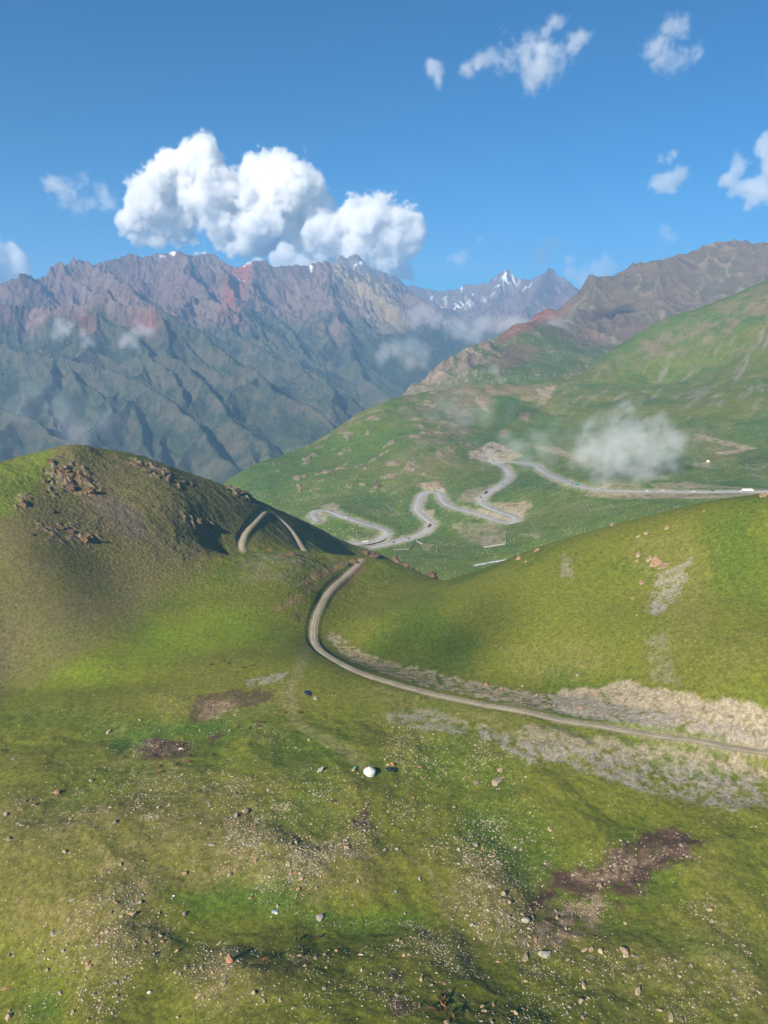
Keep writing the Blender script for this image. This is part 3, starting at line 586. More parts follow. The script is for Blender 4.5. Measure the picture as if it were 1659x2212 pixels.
bx_, by_ = X4 + 60*fbm(X4, Y4, 300, 3, 411), Y4 + 60*fbm(X4, Y4, 300, 3, 412)
z0 = hz.Z.copy()
hi = ss(-150, 450, hz.Z + 120*fbm(X4, Y4, 500, 3, 413))
g1 = ridged(bx_, by_, 190, 5, 414, .6); g2 = ridged(X4 + .4*bx_, Y4, 60, 4, 415, .6)
rough = .35 + .65*ss(-.15, .3, fbm(X4, Y4, 700, 4, 416)) 
hz.Z += (g1-.4)*mix(15, 60, hi)*rough + (g2-.4)*mix(13, 34, hi)*rough + 10*fbm(X4, Y4, 120, 4, 417)
hz.Z += hi*45*(fbm(X4,Y4,330,4,427)) + hi*26*(ridged(X4*1.0+Y4*.35+.3*bx_, Y4*.30, 95, 4, 418, .6)-.4)*ss(-.3,.2,fbm(X4,Y4,800,3,419))
b1, b2, b3 = hz.normal(); sl4 = np.sqrt(1-b3**2)
o1 = fbm(X4, Y4, 600, 5, 421); o2 = fbm(X4, Y4, 160, 5, 422, .6); o3 = fbm(X4, Y4, 45, 4, 423, .6)
E = np.zeros(X4.shape+(3,), np.float32); E[:] = C(.042,.058,.034)
lay(E, (.060,.078,.034), ss(-.2,.4,o2)); lay(E, (.070,.072,.045), .7*ss(.1,.5,o1+.5*o3)); lay(E, (.035,.055,.028), .6*ss(.1,.4,fbm(X4,Y4,70,3,424)))
lay(E, (.165,.125,.095), ss(.70,.84,sl4+.14*o3+.12*o2)*.35)
alt = hz.Z + 330*o1 + 150*o2 + 90*(g1-.4) + 60*o3
rockc = np.zeros_like(E); rockc[:] = C(.155,.098,.082)
lay(rockc, (.17,.12,.10), ss(-.2,.4,o2)); lay(rockc, (.115,.070,.075), ss(.0,.4,-o1+.3*o3))
hm = ss(170, 420, alt); E[:] = E + (rockc-E)*hm[..., None]
lay(E, (.19,.14,.12), .7*hm*ss(.66,.84,sl4+.1*o3))
lay(E, (.10,.052,.060), .75*hm*ss(.05,.4,fbm(X4,Y4,380,4,426,.6)))
def pm(uvs, soft, na, ns, sd, ymin=0): return pmask(hz, uvs, soft, na, ns, sd, ymin)
for uvs, sd, a_, c_, ym in (([(500,568),(540,562),(538,600),(520,640),(505,665),(478,672),(478,640),(500,600)],431,.85,(.27,.08,.06),0),([(480,660),(530,655),(500,700),(480,705)],432,.6,(.20,.085,.07),0),([(170,680),(205,690),(208,715),(175,715)],433,.85,(.25,.09,.07),0),
        ([(285,688),(340,685),(345,705),(300,715)],434,.8,(.24,.09,.07),0),([(180,765),(208,775),(200,810),(180,800)],435,.4,(.2,.09,.07),0),([(120,900),(155,900),(150,960),(110,960)],436,.35,(.16,.08,.07),0),
        ([(705,565),(770,572),(840,620),(880,690),(860,720),(820,720),(790,690),(760,640),(730,600)],437,.75,(.27,.215,.13),0),([(0,600),(100,590),(200,560),(200,600),(100,640),(0,650)],438,.4,(.15,.075,.07),0),([(250,580),(360,590),(450,640),(380,660),(280,610)],439,.35,(.15,.08,.08),0)):
    lay(E, c_, a_*pm(uvs, 60, 50, 130, sd, ym)*ss(-.7,.1,o2+.3*o3))
stre = fbm(X4*.9+Y4*.2, Y4*.12, 60, 3, 440); lay(E, (.34,.27,.15), .7*pm([(705,568),(765,572),(850,640),(840,700),(780,660),(730,610)],40,30,90,441)*ss(.0,.3,stre))
# snow lying in the high gullies
snow = ss(9000, 9300, Y4)*ss(.30,.44, fbm(X4, Y4, 150, 4, 451)+.25*o3 + (hz.Z-900)/2400)
snow2 = ss(.5,.62,ridged(X4*1.2+Y4*.25, Y4*.35, 150, 2, 452))*ss(9300,9600,Y4)*pm([(870,625),(1090,585),(1120,600),(1060,650),(960,650),(880,640)],90,40,100,453)
for uvs, sd in (([(520,567),(542,560),(545,566),(525,574)],454),([(365,545),(380,541),(380,546),(368,549)],455),([(510,604),(528,605),(526,609),(512,608)],456),([(346,553),(358,551),(356,555)],457),([(668,572),(676,575),(672,590)],458),([(735,586),(752,592),(748,594)],459)):
    snow2 = np.maximum(snow2, pm(uvs, 8, 14, 40, sd))
lay(E, (.80,.82,.85), np.clip(np.maximum(snow, snow2), 0, 1))
E *= .95*(1+.2*o3+.12*o2+.2*fbm(X4,Y4,16,2,425))[..., None]
m_hz = terrain_mat('range_rock', (.012, .05), .02, 22.0, .8, 1.2)
o = hz.mesh('mountain_range', m_hz, E); tag(o, kind='structure')
print('range', time.time()-T0)
# ================================================================== helpers for made things
def mesh_obj(name, verts, faces, mat=None, parent=None, smooth=False):
    me = bpy.data.meshes.new(name); me.from_pydata([tuple(v) for v in verts], [], faces); me.update()
    if smooth: me.polygons.foreach_set('use_smooth', [True]*len(me.polygons))
    if mat: me.materials.append(mat)
    o = bpy.data.objects.new(name, me); col.objects.link(o)
    if parent: o.parent = parent
    return o
def bm_obj(name, bm, mat=None, parent=None, smooth=False):
    bmesh.ops.recalc_face_normals(bm, faces=bm.faces); me = bpy.data.meshes.new(name); bm.to_mesh(me); bm.free()
    if smooth: me.polygons.foreach_set('use_smooth', [True]*len(me.polygons))
    if mat: me.materials.append(mat)
    o = bpy.data.objects.new(name, me); col.objects.link(o)
    if parent: o.parent = parent
    return o
def empty(name, loc, rz=0):
    o = bpy.data.objects.new(name, None); o.empty_display_size = .5; col.objects.link(o); o.location = loc; o.rotation_euler = (0, 0, rz); return o
def add_box(bm, c, s, rot=None):
    r = bmesh.ops.create_cube(bm, size=1); M_ = Matrix.Translation(c) @ (rot or Matrix()) @ Matrix.Diagonal((*s, 1)); bmesh.ops.transform(bm, matrix=M_, verts=r['verts']); return r['verts']
def add_cyl(bm, c, r, d, axis='Z', n=16, r2=None):
    q = bmesh.ops.create_cone(bm, cap_ends=True, segments=n, radius1=r, radius2=r if r2 is None else r2, depth=d)
    rot = {'Z': Matrix(), 'Y': Matrix.Rotation(R(90), 4, 'X'), 'X': Matrix.Rotation(R(90), 4, 'Y')}[axis]
    bmesh.ops.transform(bm, matrix=Matrix.Translation(c) @ rot, verts=q['verts'])
def copy_tree(o, parent=None):
    c = o.copy(); col.objects.link(c); c.parent = parent
    if parent: c.matrix_parent_inverse = o.matrix_parent_inverse
    for ch in list(o.children): copy_tree(ch, c)
    return c
def tilt(S, x, y, rz, e=1.2):
    """rotation that stands a thing on the slope at x, y, turned by rz"""
    dzx = float(S.samp(x+e, y)-S.samp(x-e, y))/(2*e); dzy = float(S.samp(x, y+e)-S.samp(x, y-e))/(2*e)
    n = Vector((-dzx, -dzy, 1)).normalized(); f = Vector((math.cos(rz), math.sin(rz), 0)); f = (f-n*f.dot(n)).normalized(); l = n.cross(f)
    return Matrix((f, l, n)).transposed().to_euler()
# ------------------------------------------------------------------ roads, river
def ribbon(name, line, half, mat, lift=.03, prof=None, kind='structure'):
    prof = prof or [(-1.15, -.22), (-1, -.03), (-.5, .02), (0, .05), (.5, .02), (1, -.03), (1.15, -.22)]
    L = line; n = len(L); d = np.gradient(L[:, :2], axis=0); d /= np.linalg.norm(d, axis=1)[:, None]+1e-9; nx = np.stack([-d[:, 1], d[:, 0]], 1)
    s_ = np.concatenate([[0], np.cumsum(np.linalg.norm(np.diff(L[:, :2], axis=0), axis=1))])
    vs = []; uv = []
    for i in range(n):
        wob = 1 + .06*math.sin(s_[i]*.31)+.05*math.sin(s_[i]*.83+1)
        for (o_, z_) in prof: vs.append((L[i, 0]+nx[i, 0]*o_*half*wob, L[i, 1]+nx[i, 1]*o_*half*wob, L[i, 2]+z_+lift)); uv.append((s_[i], o_))
    k = len(prof); fs = [(i*k+j, (i+1)*k+j, (i+1)*k+j+1, i*k+j+1) for i in range(n-1) for j in range(k-1)]
    o = mesh_obj(name, vs, fs, mat, smooth=True); at_ = o.data.attributes.new('across', 'FLOAT', 'POINT'); at_.data.foreach_set('value', [q[1] for q in uv])
    at_ = o.data.attributes.new('along', 'FLOAT', 'POINT'); at_.data.foreach_set('value', [q[0] for q in uv])
    if o.data.polygons[0].normal.z < 0: o.data.flip_normals()
    if kind: tag(o, kind=kind)
    return o
def track_mat():
    m, t, b = new_mat('dirt_track'); at = t.nodes.new('ShaderNodeAttribute'); at.attribute_name = 'across'; tc = t.nodes.new('ShaderNodeTexCoord')
    n = noise_node(t, .9, 6, .65, tc.outputs['Object']); n2_ = noise_node(t, .12, 4, .6, tc.outputs['Object'])
    ad = t.nodes.new('ShaderNodeMath'); ad.operation = 'MULTIPLY_ADD'; t.links.new(n.outputs['Fac'], ad.inputs[0]); ad.inputs[1].default_value = .30; ad.inputs[2].default_value = -.15
    a2 = t.nodes.new('ShaderNodeMath'); a2.operation = 'ADD'; t.links.new(at.outputs['Fac'], a2.inputs[0]); t.links.new(ad.outputs[0], a2.inputs[1])
    ab = t.nodes.new('ShaderNodeMath'); ab.operation = 'ABSOLUTE'; t.links.new(a2.outputs[0], ab.inputs[0])
    r = ramp(t, ab.outputs[0], [(0, (.185,.165,.095)), (.16, (.23,.20,.135)), (.30, (.37,.325,.25)), (.55, (.38,.34,.265)), (.72, (.24,.21,.14)), (.86, (.34,.30,.225)), (1, (.2,.175,.10))])
    r2 = ramp(t, n2_.outputs['Fac'], [(.3, (.8,.78,.76)), (.7, (1.12,1.12,1.15))]); c = mixc(t, 'MULTIPLY', 1, r.outputs[0], r2.outputs[0])
    t.links.new(c, b.inputs['Base Color']); b.inputs['Roughness'].default_value = .95; b.inputs['Specular IOR Level'].default_value = .1
    bp = t.nodes.new('ShaderNodeBump'); bp.inputs['Distance'].default_value = .12; t.links.new(n.outputs['Fac'], bp.inputs['Height']); t.links.new(bp.outputs[0], b.inputs['Normal']); return m
m_track = track_mat()
ribbon('dirt_road', road_a, 1.75, m_track); ribbon('dirt_road', road_b, 1.75, m_track)
m_asph = simple_mat('dusty_asphalt', (.31,.305,.29), .9, 0, .18, .15, .2); m_paint = simple_mat('road_paint', (.75,.74,.70), .7)
for ln in (hwy, hwy2):
    ribbon('road', ln, 4.6, m_asph, .05, [(-1.35,-.9),(-1,-.05),(0,.06),(1,-.05),(1.35,-.9)])
def strip_off(line, off):
    L = line.copy(); d = np.gradient(L[:, :2], axis=0); d /= np.linalg.norm(d, axis=1)[:, None]+1e-9
    L[:, 0] += -d[:, 1]*off; L[:, 1] += d[:, 0]*off; return L
for ln in (hwy, hwy2):
    for off, z_ in ((0, .125), (4.0, .035), (-4.0, .035)):
        ribbon('road_marking', strip_off(ln, off), .11, m_paint, z_, [(-1, 0), (1, 0)])
mw, t, b = new_mat('glacial_water'); n = noise_node(t, .25, 4, .6, t.nodes.new('ShaderNodeTexCoord').outputs['Object']); r = ramp(t, n.outputs['Fac'], [(.35, (.22,.26,.24)), (.6, (.5,.52,.50))]); t.links.new(r.outputs[0], b.inputs['Base Color']); b.inputs['Roughness'].default_value = .25
ribbon('river', river, 1.9, mw, -.6, [(-1.2,-.5),(-1,0),(1,0),(1.2,-.5)])
# ------------------------------------------------------------------ rocks
def rock_mat(name, a_, b_, c_, sc=1.1):
    m, t, b = new_mat(name); tc = t.nodes.new('ShaderNodeTexCoord'); n = noise_node(t, sc, 7, .65, tc.outputs['Object']); oi = t.nodes.new('ShaderNodeObjectInfo')
    r = ramp(t, n.outputs['Fac'], [(.3, a_), (.5, b_), (.68, c_)]); r2 = ramp(t, oi.outputs['Random'], [(0, (.75,.75,.78)), (.5, (1,.97,.93)), (1, (1.15,1.1,1.0))])
    c = mixc(t, 'MULTIPLY', 1, r.outputs[0], r2.outputs[0]); t.links.new(c, b.inputs['Base Color']); b.inputs['Roughness'].default_value = .9; b.inputs['Specular IOR Level'].default_value = .2
    bp = t.nodes.new('ShaderNodeBump'); bp.inputs['Distance'].default_value = .12; t.links.new(n.outputs['Fac'], bp.inputs['Height']); t.links.new(bp.outputs[0], b.inputs['Normal']); return m
M_TAN = rock_mat('tan_rock', (.15,.11,.07), (.28,.215,.14), (.38,.31,.21)); M_GREY = rock_mat('grey_rock', (.15,.14,.13), (.27,.26,.24), (.40,.38,.35)); M_ORG = rock_mat('rusty_rock', (.17,.085,.045), (.31,.18,.10), (.36,.27,.18)); M_DARK = rock_mat('brown_rock', (.07,.05,.035), (.16,.11,.07), (.26,.19,.12), .5); M_PALE = rock_mat('pale_rock', (.17,.14,.095), (.30,.25,.175), (.41,.355,.26))
def rock_verts(seed, sub=2, flat=.65, cuts=9, dmin=.55):
    rr = random.Random(seed); bm = bmesh.new(); bmesh.ops.create_icosphere(bm, subdivisions=sub, radius=1)
    pl = []
    for _ in range(cuts):
        n = Vector((rr.gauss(0,1), rr.gauss(0,1), rr.gauss(0,.8))).normalized(); pl.append((n, rr.uniform(dmin, .86)))
    for v in bm.verts:
        for n, d in pl:
            k = v.co.dot(n)-d
            if k > 0: v.co -= n*k
    sx, sy = rr.uniform(.75, 1.25), rr.uniform(.55, .95)
    if sub > 1:
        from mathutils import noise as mn
        for v in bm.verts: v.co *= 1+.22*mn.noise(v.co*2.2+Vector((seed,0,0)))+.10*mn.noise(v.co*6+Vector((0,seed,0)))
    for v in bm.verts: v.co.x *= sx; v.co.y *= sy; v.co.z *= flat*rr.uniform(.97, 1.03)
    return bm
rock_me = []
for k in range(10):
    bm = rock_verts(500+k, 3, random.uniform(.5, .8), 11, .38); me = bpy.data.meshes.new('boulder'); bm.to_mesh(me); bm.free(); rock_me.append(me)
rock_by = {}
def place_rock(x, y, size, mt, k=None, rz=None, name='boulder', S=None, sink=.25, sxyz=(1,1,1)):
    S = S or near; k = random.randrange(10) if k is None else k; key = (k, mt.name)
    if key not in rock_by: me = rock_me[k].copy(); me.materials.clear(); me.materials.append(mt); rock_by[key] = me
    o = bpy.data.objects.new(name, rock_by[key]); col.objects.link(o); r_ = size/2
    o.location = (x, y, float(S.samp(x, y)) + r_*(.6-sink)*sxyz[2]*.8); o.rotation_euler = (random.uniform(-.25,.25), random.uniform(-.25,.25), random.uniform(0, 6.28) if rz is None else rz); o.scale = (r_*sxyz[0], r_*sxyz[1], r_*sxyz[2]); return o
def px_m(u, v, S=None):
    x, y, z = (S or near).at(u, v); return math.sqrt(x*x+y*y+(z-CZ)**2)/F
T_, G_, O_, D_, L_ = M_TAN, M_GREY, M_ORG, M_DARK, M_PALE
BOULD = [ # u, v, width in px, material, label
(1074.5,1691,31,L_,'largest pale tan boulder of the meadow, humped, in the grass below the scree'),
(1029.5,1694,17,T_,'tall brownish boulder just beside the largest pale boulder of the meadow'),
(1079.5,1664,13,T_,'tan boulder on the grass just uphill of the largest pale boulder'),
(1136,1990,19,G_,'smooth grey boulder at the lower edge of the pale rubble beside the dark earth'),
(1087,1933,14,L_,'round pale boulder on the stony knoll between the shadowed gully and the dark earth'),
(1294.5,1916,16,T_,'tan boulder lying in the middle of the dark bare earth'),
(1201,1969,11,L_,'pale blocky stone at the upper edge of the rubble spill below the dark earth'),
(1203,1984,11,T_,'brownish stone below the pale blocky one on the rubble spill'),
(1133.5,2072,22,L_,'cream pointed boulder, one of a pair below the rubble spill'),
(1175.5,2063,22,G_,'big rounded grey boulder, right of the cream pointed one'),
(1263.5,2052,15,L_,'pale rounded boulder, first in the row of boulders along the grassy step'),
(1277,2053,12,T_,'narrow tan boulder leaning second in the row along the grassy step'),
(1298.5,2057,14,L_,'pale angular boulder, third in the row along the grassy step'),
(1349,2056,19,T_,'reddish tan slab on top of the boulder pile at the end of the row'),
(1353,2066,19,L_,'wide pale slab at the foot of the boulder pile at the end of the row'),
(1366,2065,10,L_,'small pale block on the far end of the boulder pile'),
(1335,2054,8,T_,'small tan block on the near end of the boulder pile'),
(1227,2074,13,T_,'tan boulder with a dark shadow alone below the row along the grassy step'),
(1382,2088,15,L_,'flat pale slab standing alone below the boulder pile'),
(1271,2098,10,T_,'upright tan stone alone below the row of boulders'),
(1377,2142,18,L_,'large pale triangular slab low on the right slope'),
(1261,2132,14,L_,'tall narrow pale stone low in the meadow'),(1253.5,2163,11,L_,'narrow pale stone below the tall narrow one'),
(1532,1967,13,T_,'tan blocky boulder on the bright green slope at the far right'),(1537,1992,12,L_,'round pale boulder below the tan blocky one at the far right'),
(1349,1994,8,L_,'small pale stone on the green rim below the round mud hole'),(1021,1999,13,G_,'dull grey stone standing in the grass beside the faint path'),
(909.5,2117,13,L_,'cream boulder casting a shadow above the ring of stones'),(932,2129,9,G_,'small grey stone right of the cream boulder above the ring of stones'),
(1424,2183,11,T_,'tan stone near the lower edge of the right slope'),(1449,2201,15,L_,'pale boulder at the very bottom of the right slope'),(1472,2205,13,T_,'tan boulder beside the pale one at the very bottom'),
(1494,2087,9,T_,'small tan stone with a dark shadow on the right slope'),(1467,2110,9,L_,'small pale stone lying on the right slope'),
(989.5,1836,12,L_,'pale stone at the top of the stony knoll'),(1026,1827,13,L_,'pale elongated stone by the pale stone at the top of the stony knoll'),
(832,1836,12,L_,'cream stone in the middle of the meadow below the yurt'),(875.5,1975,10,L_,'cream stone on the lush grass at the head of the stony shadowed bank'),
(907,1899,13,G_,'long grey stone lying along the faint path'),(1190,1794,13,L_,'pale pointed boulder right of the stony gully'),
(1157,2031,12,O_,'rusty brown boulder at the foot of the rubble spill'),(1223,2007,9,L_,'pale stone at the lower right of the rubble spill'),
(495,2077,23,O_,'big orange tan boulder with a dark shadow, the largest in the lower left meadow'),
(193.5,2091,14,T_,'lower of two touching tan boulders on the stony slope'),(189.5,2082,13,O_,'upper, rusty one of two touching boulders on the stony slope'),
(397.5,1976,12,L_,'pale boulder alone in the green hollow beside the dark mound'),(146.5,2042,11,L_,'pale boulder on the stony slope left of the dark mound'),
(95,2055,11,L_,'pale boulder to the left on the stony slope'),(314,2038,10,O_,'rusty stone on the stony flank below the dark mound'),(114,2019,12,G_,'grey angular boulder on the crest of the stony slope'),
(14,2136,12,O_,'rusty boulder at the left edge of the picture'),(20,2064,10,T_,'tan boulder near the left edge above the rusty one'),(103,2096,9,T_,'small tan boulder on the lower left slope'),
(496.5,1891,12,L_,'pale upright boulder among the cream stones of the middle meadow'),(684,1918,11,L_,'pale square boulder in the middle meadow'),(692.5,1984,17,G_,'brown grey boulder casting a long shadow on the lush strip'),
(747.5,1832,14,T_,'tan boulder with a dark side in the middle meadow'),(748,1816,11,L_,'pale boulder just above the tan one with a dark side'),(138.5,1840,12,L_,'pale rounded boulder in the left meadow'),
(19,1814,12,T_,'tan boulder by the left edge of the picture'),(459,1826,12,G_,'dark grey block with a black shadow in the green hollow'),(445,1823,8,T_,'small tan stone left of the dark grey block'),
(400,1889,14,T_,'low tan boulder in the green hollow'),(260,1868,10,L_,'pale stone on the grassy swell at the left'),(157.5,2189,12,L_,'cream boulder near the bottom left'),(20,2197,14,L_,'pale slab in the bottom left corner'),
(216,2162,9,T_,'tan stone near the bottom of the left slope'),(384,2199,11,L_,'pale stone at the bottom edge of the left meadow'),(632.5,2179,10,L_,'pale angular stone at the bottom of the dry strip'),
(131,2146,12,L_,'pale boulder on the lower left slope'),(427,2153,11,L_,'pale stone on the dry patch at the bottom'),(571,2164,10,L_,'pale stone beside the mud scar at the bottom'),(605,2162,9,L_,'pale stone right of the dry patch at the bottom'),
(123.5,1713,15,O_,'dark rusty boulder on the left slope below the horses'),(196.5,1687,13,T_,'tan boulder on the slope left of the horse herd'),(527.5,1754,16,L_,'pale block, the upper of a pair below the herd'),(510,1762,14,G_,'grey violet block, the lower of a pair below the herd'),
(692,1666,22,G_,'long grey ledge of rock left of the yurt'),(495,1579,8,L_,'pale round stone between the grazing horses'),(235,1582,11,L_,'pale stone on the green slope above the herd'),(345,1578,8,L_,'pale wedge of stone above the dark trampled ground'),
(302,1556,8,L_,'pale stone on the green rise above the trampled ground'),(667.5,1600,9,L_,'pale stone below the bend of the faint track'),(580,1709,9,L_,'round pale stone in the grass left of the yurt'),(12.5,1761,12,L_,'cream boulder by the left edge halfway down the meadow'),
(248.5,1779,13,T_,'tan boulder in the left meadow'),(325,1708,9,L_,'pale stone below the herd on the trampled ground'),(76,1739,11,T_,'brown grey stone on the left slope'),(29,1640,11,L_,'pale flat stone on the upper left slope'),
(508,1714,8,L_,'small pale stone left of the lone brown horse'),(784,1678,10,T_,'tan boulder standing right beside the yurt'),(832,1641,11,O_,'orange boulder above the parked car by the yurt'),(848,1653,13,O_,'orange brown boulder touching the car parked by the yurt'),(839,1653,9,T_,'tan boulder left of the orange brown one by the parked car'),(857,1645,9,D_,'dark upright rock behind the car parked by the yurt'),
(1051.5,1480,11,O_,'orange boulder on the bank above the dirt road'),(1083,1489,12,O_,'orange boulder by the edge of the dirt road'),(1128,1483,9,L_,'pale round boulder on the grass above the road cutting'),(1158,1503,11,L_,'tan boulder at the start of the road cutting'),(1197,1524,9,L_,'pale round boulder on the scree of the cutting'),
(1253.5,1530,10,O_,'orange boulder halfway down the cutting'),(1289.5,1501,10,O_,'orange boulder near the top of the cutting'),(1247,1459,8,L_,'pale boulder on the grass just above the cutting'),(1188,1794,10,L_,'pale stone by the stony gully'),
(718,1502,5,L_,'flat pale stone on the grass right of the dark blue car'),(682,1509,12,L_,'long pale slab of stone below the dark blue car'),(1375,1330,7,L_,'pale upright stone on the grassy hill below the scree streak'),
(748,1955,8,L_,'pale stone on the lush strip of the middle meadow'),(250,1950,10,O_,'rusty stone on top of the dark mound'),(285,1975,12,T_,'tan boulder on the shoulder of the dark mound'),(300,1950,9,T_,'tan stone right of the dark mound top'),(241,1971,10,T_,'tan stone left of the dark mound'),
(640,1820,9,L_,'cream stone in the middle of the stone scatter'),(583,1895,9,L_,'cream stone near the pale square boulder'),(705,2090,8,L_,'pale stone beside the mud scar'),(683,2070,10,L_,'pale stone just above the mud scar'),(700,2063,9,T_,'tan stone above the pale one by the mud scar'),
(1114,2190,12,L_,'pale boulder near the bottom below the ring of stones'),(1046,2185,13,L_,'pale slab of the stone cluster near the bottom'),(1042,2175,9,L_,'pale block of the stone cluster near the bottom'),(1066,2172,9,T_,'tan stone right of the stone cluster near the bottom'),
]
grp_b = 'boulders lying about the meadow'; placed = []
for i, (u, v, wpx, mt, lab) in enumerate(BOULD):
    x, y, z = NA(u, v); s_ = wpx*math.sqrt(x*x+y*y+(z-CZ)**2)/F*1.08
    o = place_rock(x, y, s_, mt, i % 10, sxyz=(1, random.uniform(.8, 1), random.uniform(.8, 1.05))); tag(o, lab, 'boulder', grp_b); placed.append((x, y))
# scatter of smaller stones: chosen by where the meadow is stony
def dens(uvs, wt, sd, soft=8): return wt*pmask(near, uvs, soft, 12, 20, sd)
W = .05*ss(380, 330, Y)*ss(-.1,.3,n2)
W = W + dens([(0,1720),(260,1650),(520,1660),(720,1700),(820,1760),(760,1900),(500,1900),(200,1900),(0,1880)], .35, 601) + dens([(420,1700),(720,1650),(900,1720),(900,1830),(700,1900),(480,1860)], .45, 602)
W = W + dens([(480,1820),(660,1800),(730,1880),(760,1950),(600,1960),(490,1900)], 1.1, 603) + dens([(160,1960),(320,1930),(370,1990),(340,2060),(200,2080),(90,2060)], 1.0, 604) + dens([(60,2060),(330,2020),(360,2100),(200,2190),(40,2190)], .8, 605)
W = W + dens([(980,1850),(1100,1840),(1180,1960),(1200,2060),(1060,2080),(1000,1980)], 1.2, 606) + dens([(900,1760),(1130,1720),(1200,1800),(1100,1860),(920,1840)], .7, 607) + dens([(840,1560),(1100,1600),(1120,1700),(900,1720),(830,1640)], .5, 608)
W = W + dens([(1150,2030),(1450,2060),(1650,2130),(1650,2212),(1100,2212)], .55, 609) + dens([(1490,1960),(1659,2000),(1659,2110),(1560,2100)], .5, 610) + dens([(440,2040),(560,2060),(560,2200),(420,2212),(380,2120)], .55, 611) + dens([(600,2060),(900,2030),(1000,2100),(1050,2212),(600,2212)], .35, 612)
W = W + dens([(560,1590),(620,1590),(650,1640),(560,1640)], .2, 613) + dens([(250,1560),(520,1540),(560,1600),(420,1600),(260,1640)], .25, 614) + dens([(1250,1830),(1440,1800),(1480,1850),(1380,1900),(1200,1920)], .45, 615)
W = W*(.35+1.3*ss(-.1,.4,n2+.5*n3)); 
W = W*ss(3.5, 6, droad)
area = (near.X[:, 1:2]-near.X[:, 0:1])*np.gradient(near.y)[:, None]; pr = (W*area); vis = np.abs(near.X) < near.Y*.70; pr = pr*vis; pr = pr.ravel()/pr.sum()
NS = 21000; idx = rng.choice(pr.size, NS, p=pr); sxx = X.ravel()[idx]+rng.uniform(-.3,.3,NS); syy = Y.ravel()[idx]+rng.uniform(-.3,.3,NS); ssz = np.clip(np.exp(rng.normal(math.log(.50), .45, NS)), .2, 1.8)
CL = [(325,1765,3.2,110,.55),(612,1743,4.0,90,.6),(345,1620,9,420,.32),(395,1612,6,160,.34),(455,1525,9,160,.35),(558,1568,5,90,.35),(860,2185,0,0,0),(1265,1960,8,420,.42),(1180,1870,3,60,.4),(1160,2100,5,120,.4),(1110,2000,5,60,.5),(1105,1820,4,60,.4),(1075,1780,5,70,.4),(930,2035,12,220,.42),(975,2060,8,110,.42),(250,1945,5,120,.35),(745,2030,0,0,0),(1115,1900,4,50,.4),(1300,2070,5,40,.5),(1480,2180,6,60,.4),(1230,2180,6,60,.4),(765,1850,5,50,.4),(475,1550,6,60,.3),(490,1640,3,30,.3)]
ex = []
for (u, v, rad, n_c, s0) in CL:
    if n_c == 0: continue
    x, y, z = NA(u, v)
    for _ in range(n_c): a_ = rng.uniform(0, 6.28); q = rad*math.sqrt(rng.uniform(0, 1))*rng.uniform(.5, 1); ex.append((x+q*math.cos(a_)*1.5, y+q*math.sin(a_), np.clip(math.exp(rng.normal(math.log(s0), .35)), .15, 1.4)))
# the ring of pale stones round a black hearth patch, and dark stony gully bank
x, y, z = NA(871, 2172)
for k in range(130): a_ = rng.uniform(0, 6.28); q = rng.normal(3.4, .45); ex.append((x+q*math.cos(a_), y+q*math.sin(a_)*1.2, rng.uniform(.2, .5)))
gl = smooth_line([NA(*q) for q in [(860,1990),(900,2000),(930,2020),(945,2050),(965,2080),(1000,2105),(1040,2108)]], 1); g2l = smooth_line([NA(*q) for q in [(1060,1770),(1100,1800),(1130,1835),(1150,1860),(1180,1890)]], 1); g3l = smooth_line([NA(*q) for q in [(600,1965),(690,1990),(760,1998),(830,1990)]], 1)
for L_g, n_g in ((gl, 420), (g2l, 90), (g3l, 120)):
    for k in range(n_g): p_ = L_g[rng.randint(len(L_g))]; ex.append((p_[0]+rng.normal(0, 1.8), p_[1]+rng.normal(0, 1.2), np.clip(math.exp(rng.normal(math.log(.42), .4)), .2, 1.1)))
# loose stones on the cutting and the bank
rb = smooth_line([NA(*q) for q in [(720,1400),(860,1462),(1000,1490),(1200,1525),(1400,1555),(1659,1600)]], 1)
for k in range(900): p_ = rb[rng.randint(len(rb))]; ex.append((p_[0]+rng.normal(0, 4), p_[1]+rng.normal(3, 5), np.clip(math.exp(rng.normal(math.log(.3), .35)), .15, .9)))
rb2 = smooth_line([NA(*q) for q in [(800,1550),(950,1590),(1150,1630),(1300,1680),(1500,1730),(1659,1750)]], 1)
for k in range(1300): p_ = rb2[rng.randint(len(rb2))]; ex.append((p_[0]+rng.normal(0, 6), p_[1]+rng.normal(2, 7), np.clip(math.exp(rng.normal(math.log(.32), .35)), .15, .9)))
hb_ = smooth_line([NA(*q) for q in [(1060,1260),(1240,1300),(1400,1350),(1550,1330),(1620,1200),(1420,1240),(1300,1160)]], 1)
for k in range(500): p_ = hb_[rng.randint(len(hb_))]; ex.append((p_[0]+rng.normal(0, 30), p_[1]+rng.normal(0, 30), np.clip(math.exp(rng.normal(math.log(.42), .35)), .2, 1.0)))
for k in range(90): x, y, z = NA(1415+rng.normal(0, 22), 1265+rng.normal(0, 22)); ex.append((x, y, rng.uniform(.4, 1.0)))
ex = np.array(ex); sxx = np.concatenate([sxx, ex[:, 0]]); syy = np.concatenate([syy, ex[:, 1]]); ssz = np.concatenate([ssz, ex[:, 2]])
bad = near.samp(sxx, syy, droad) < 3.2; pa = np.array(placed)
keep = ~bad; sxx, syy, ssz = sxx[keep], syy[keep], ssz[keep]
big = np.argsort(-ssz/np.hypot(syy, 190))[:300-len(BOULD)]; isbig = np.zeros(len(sxx), bool); isbig[big] = True
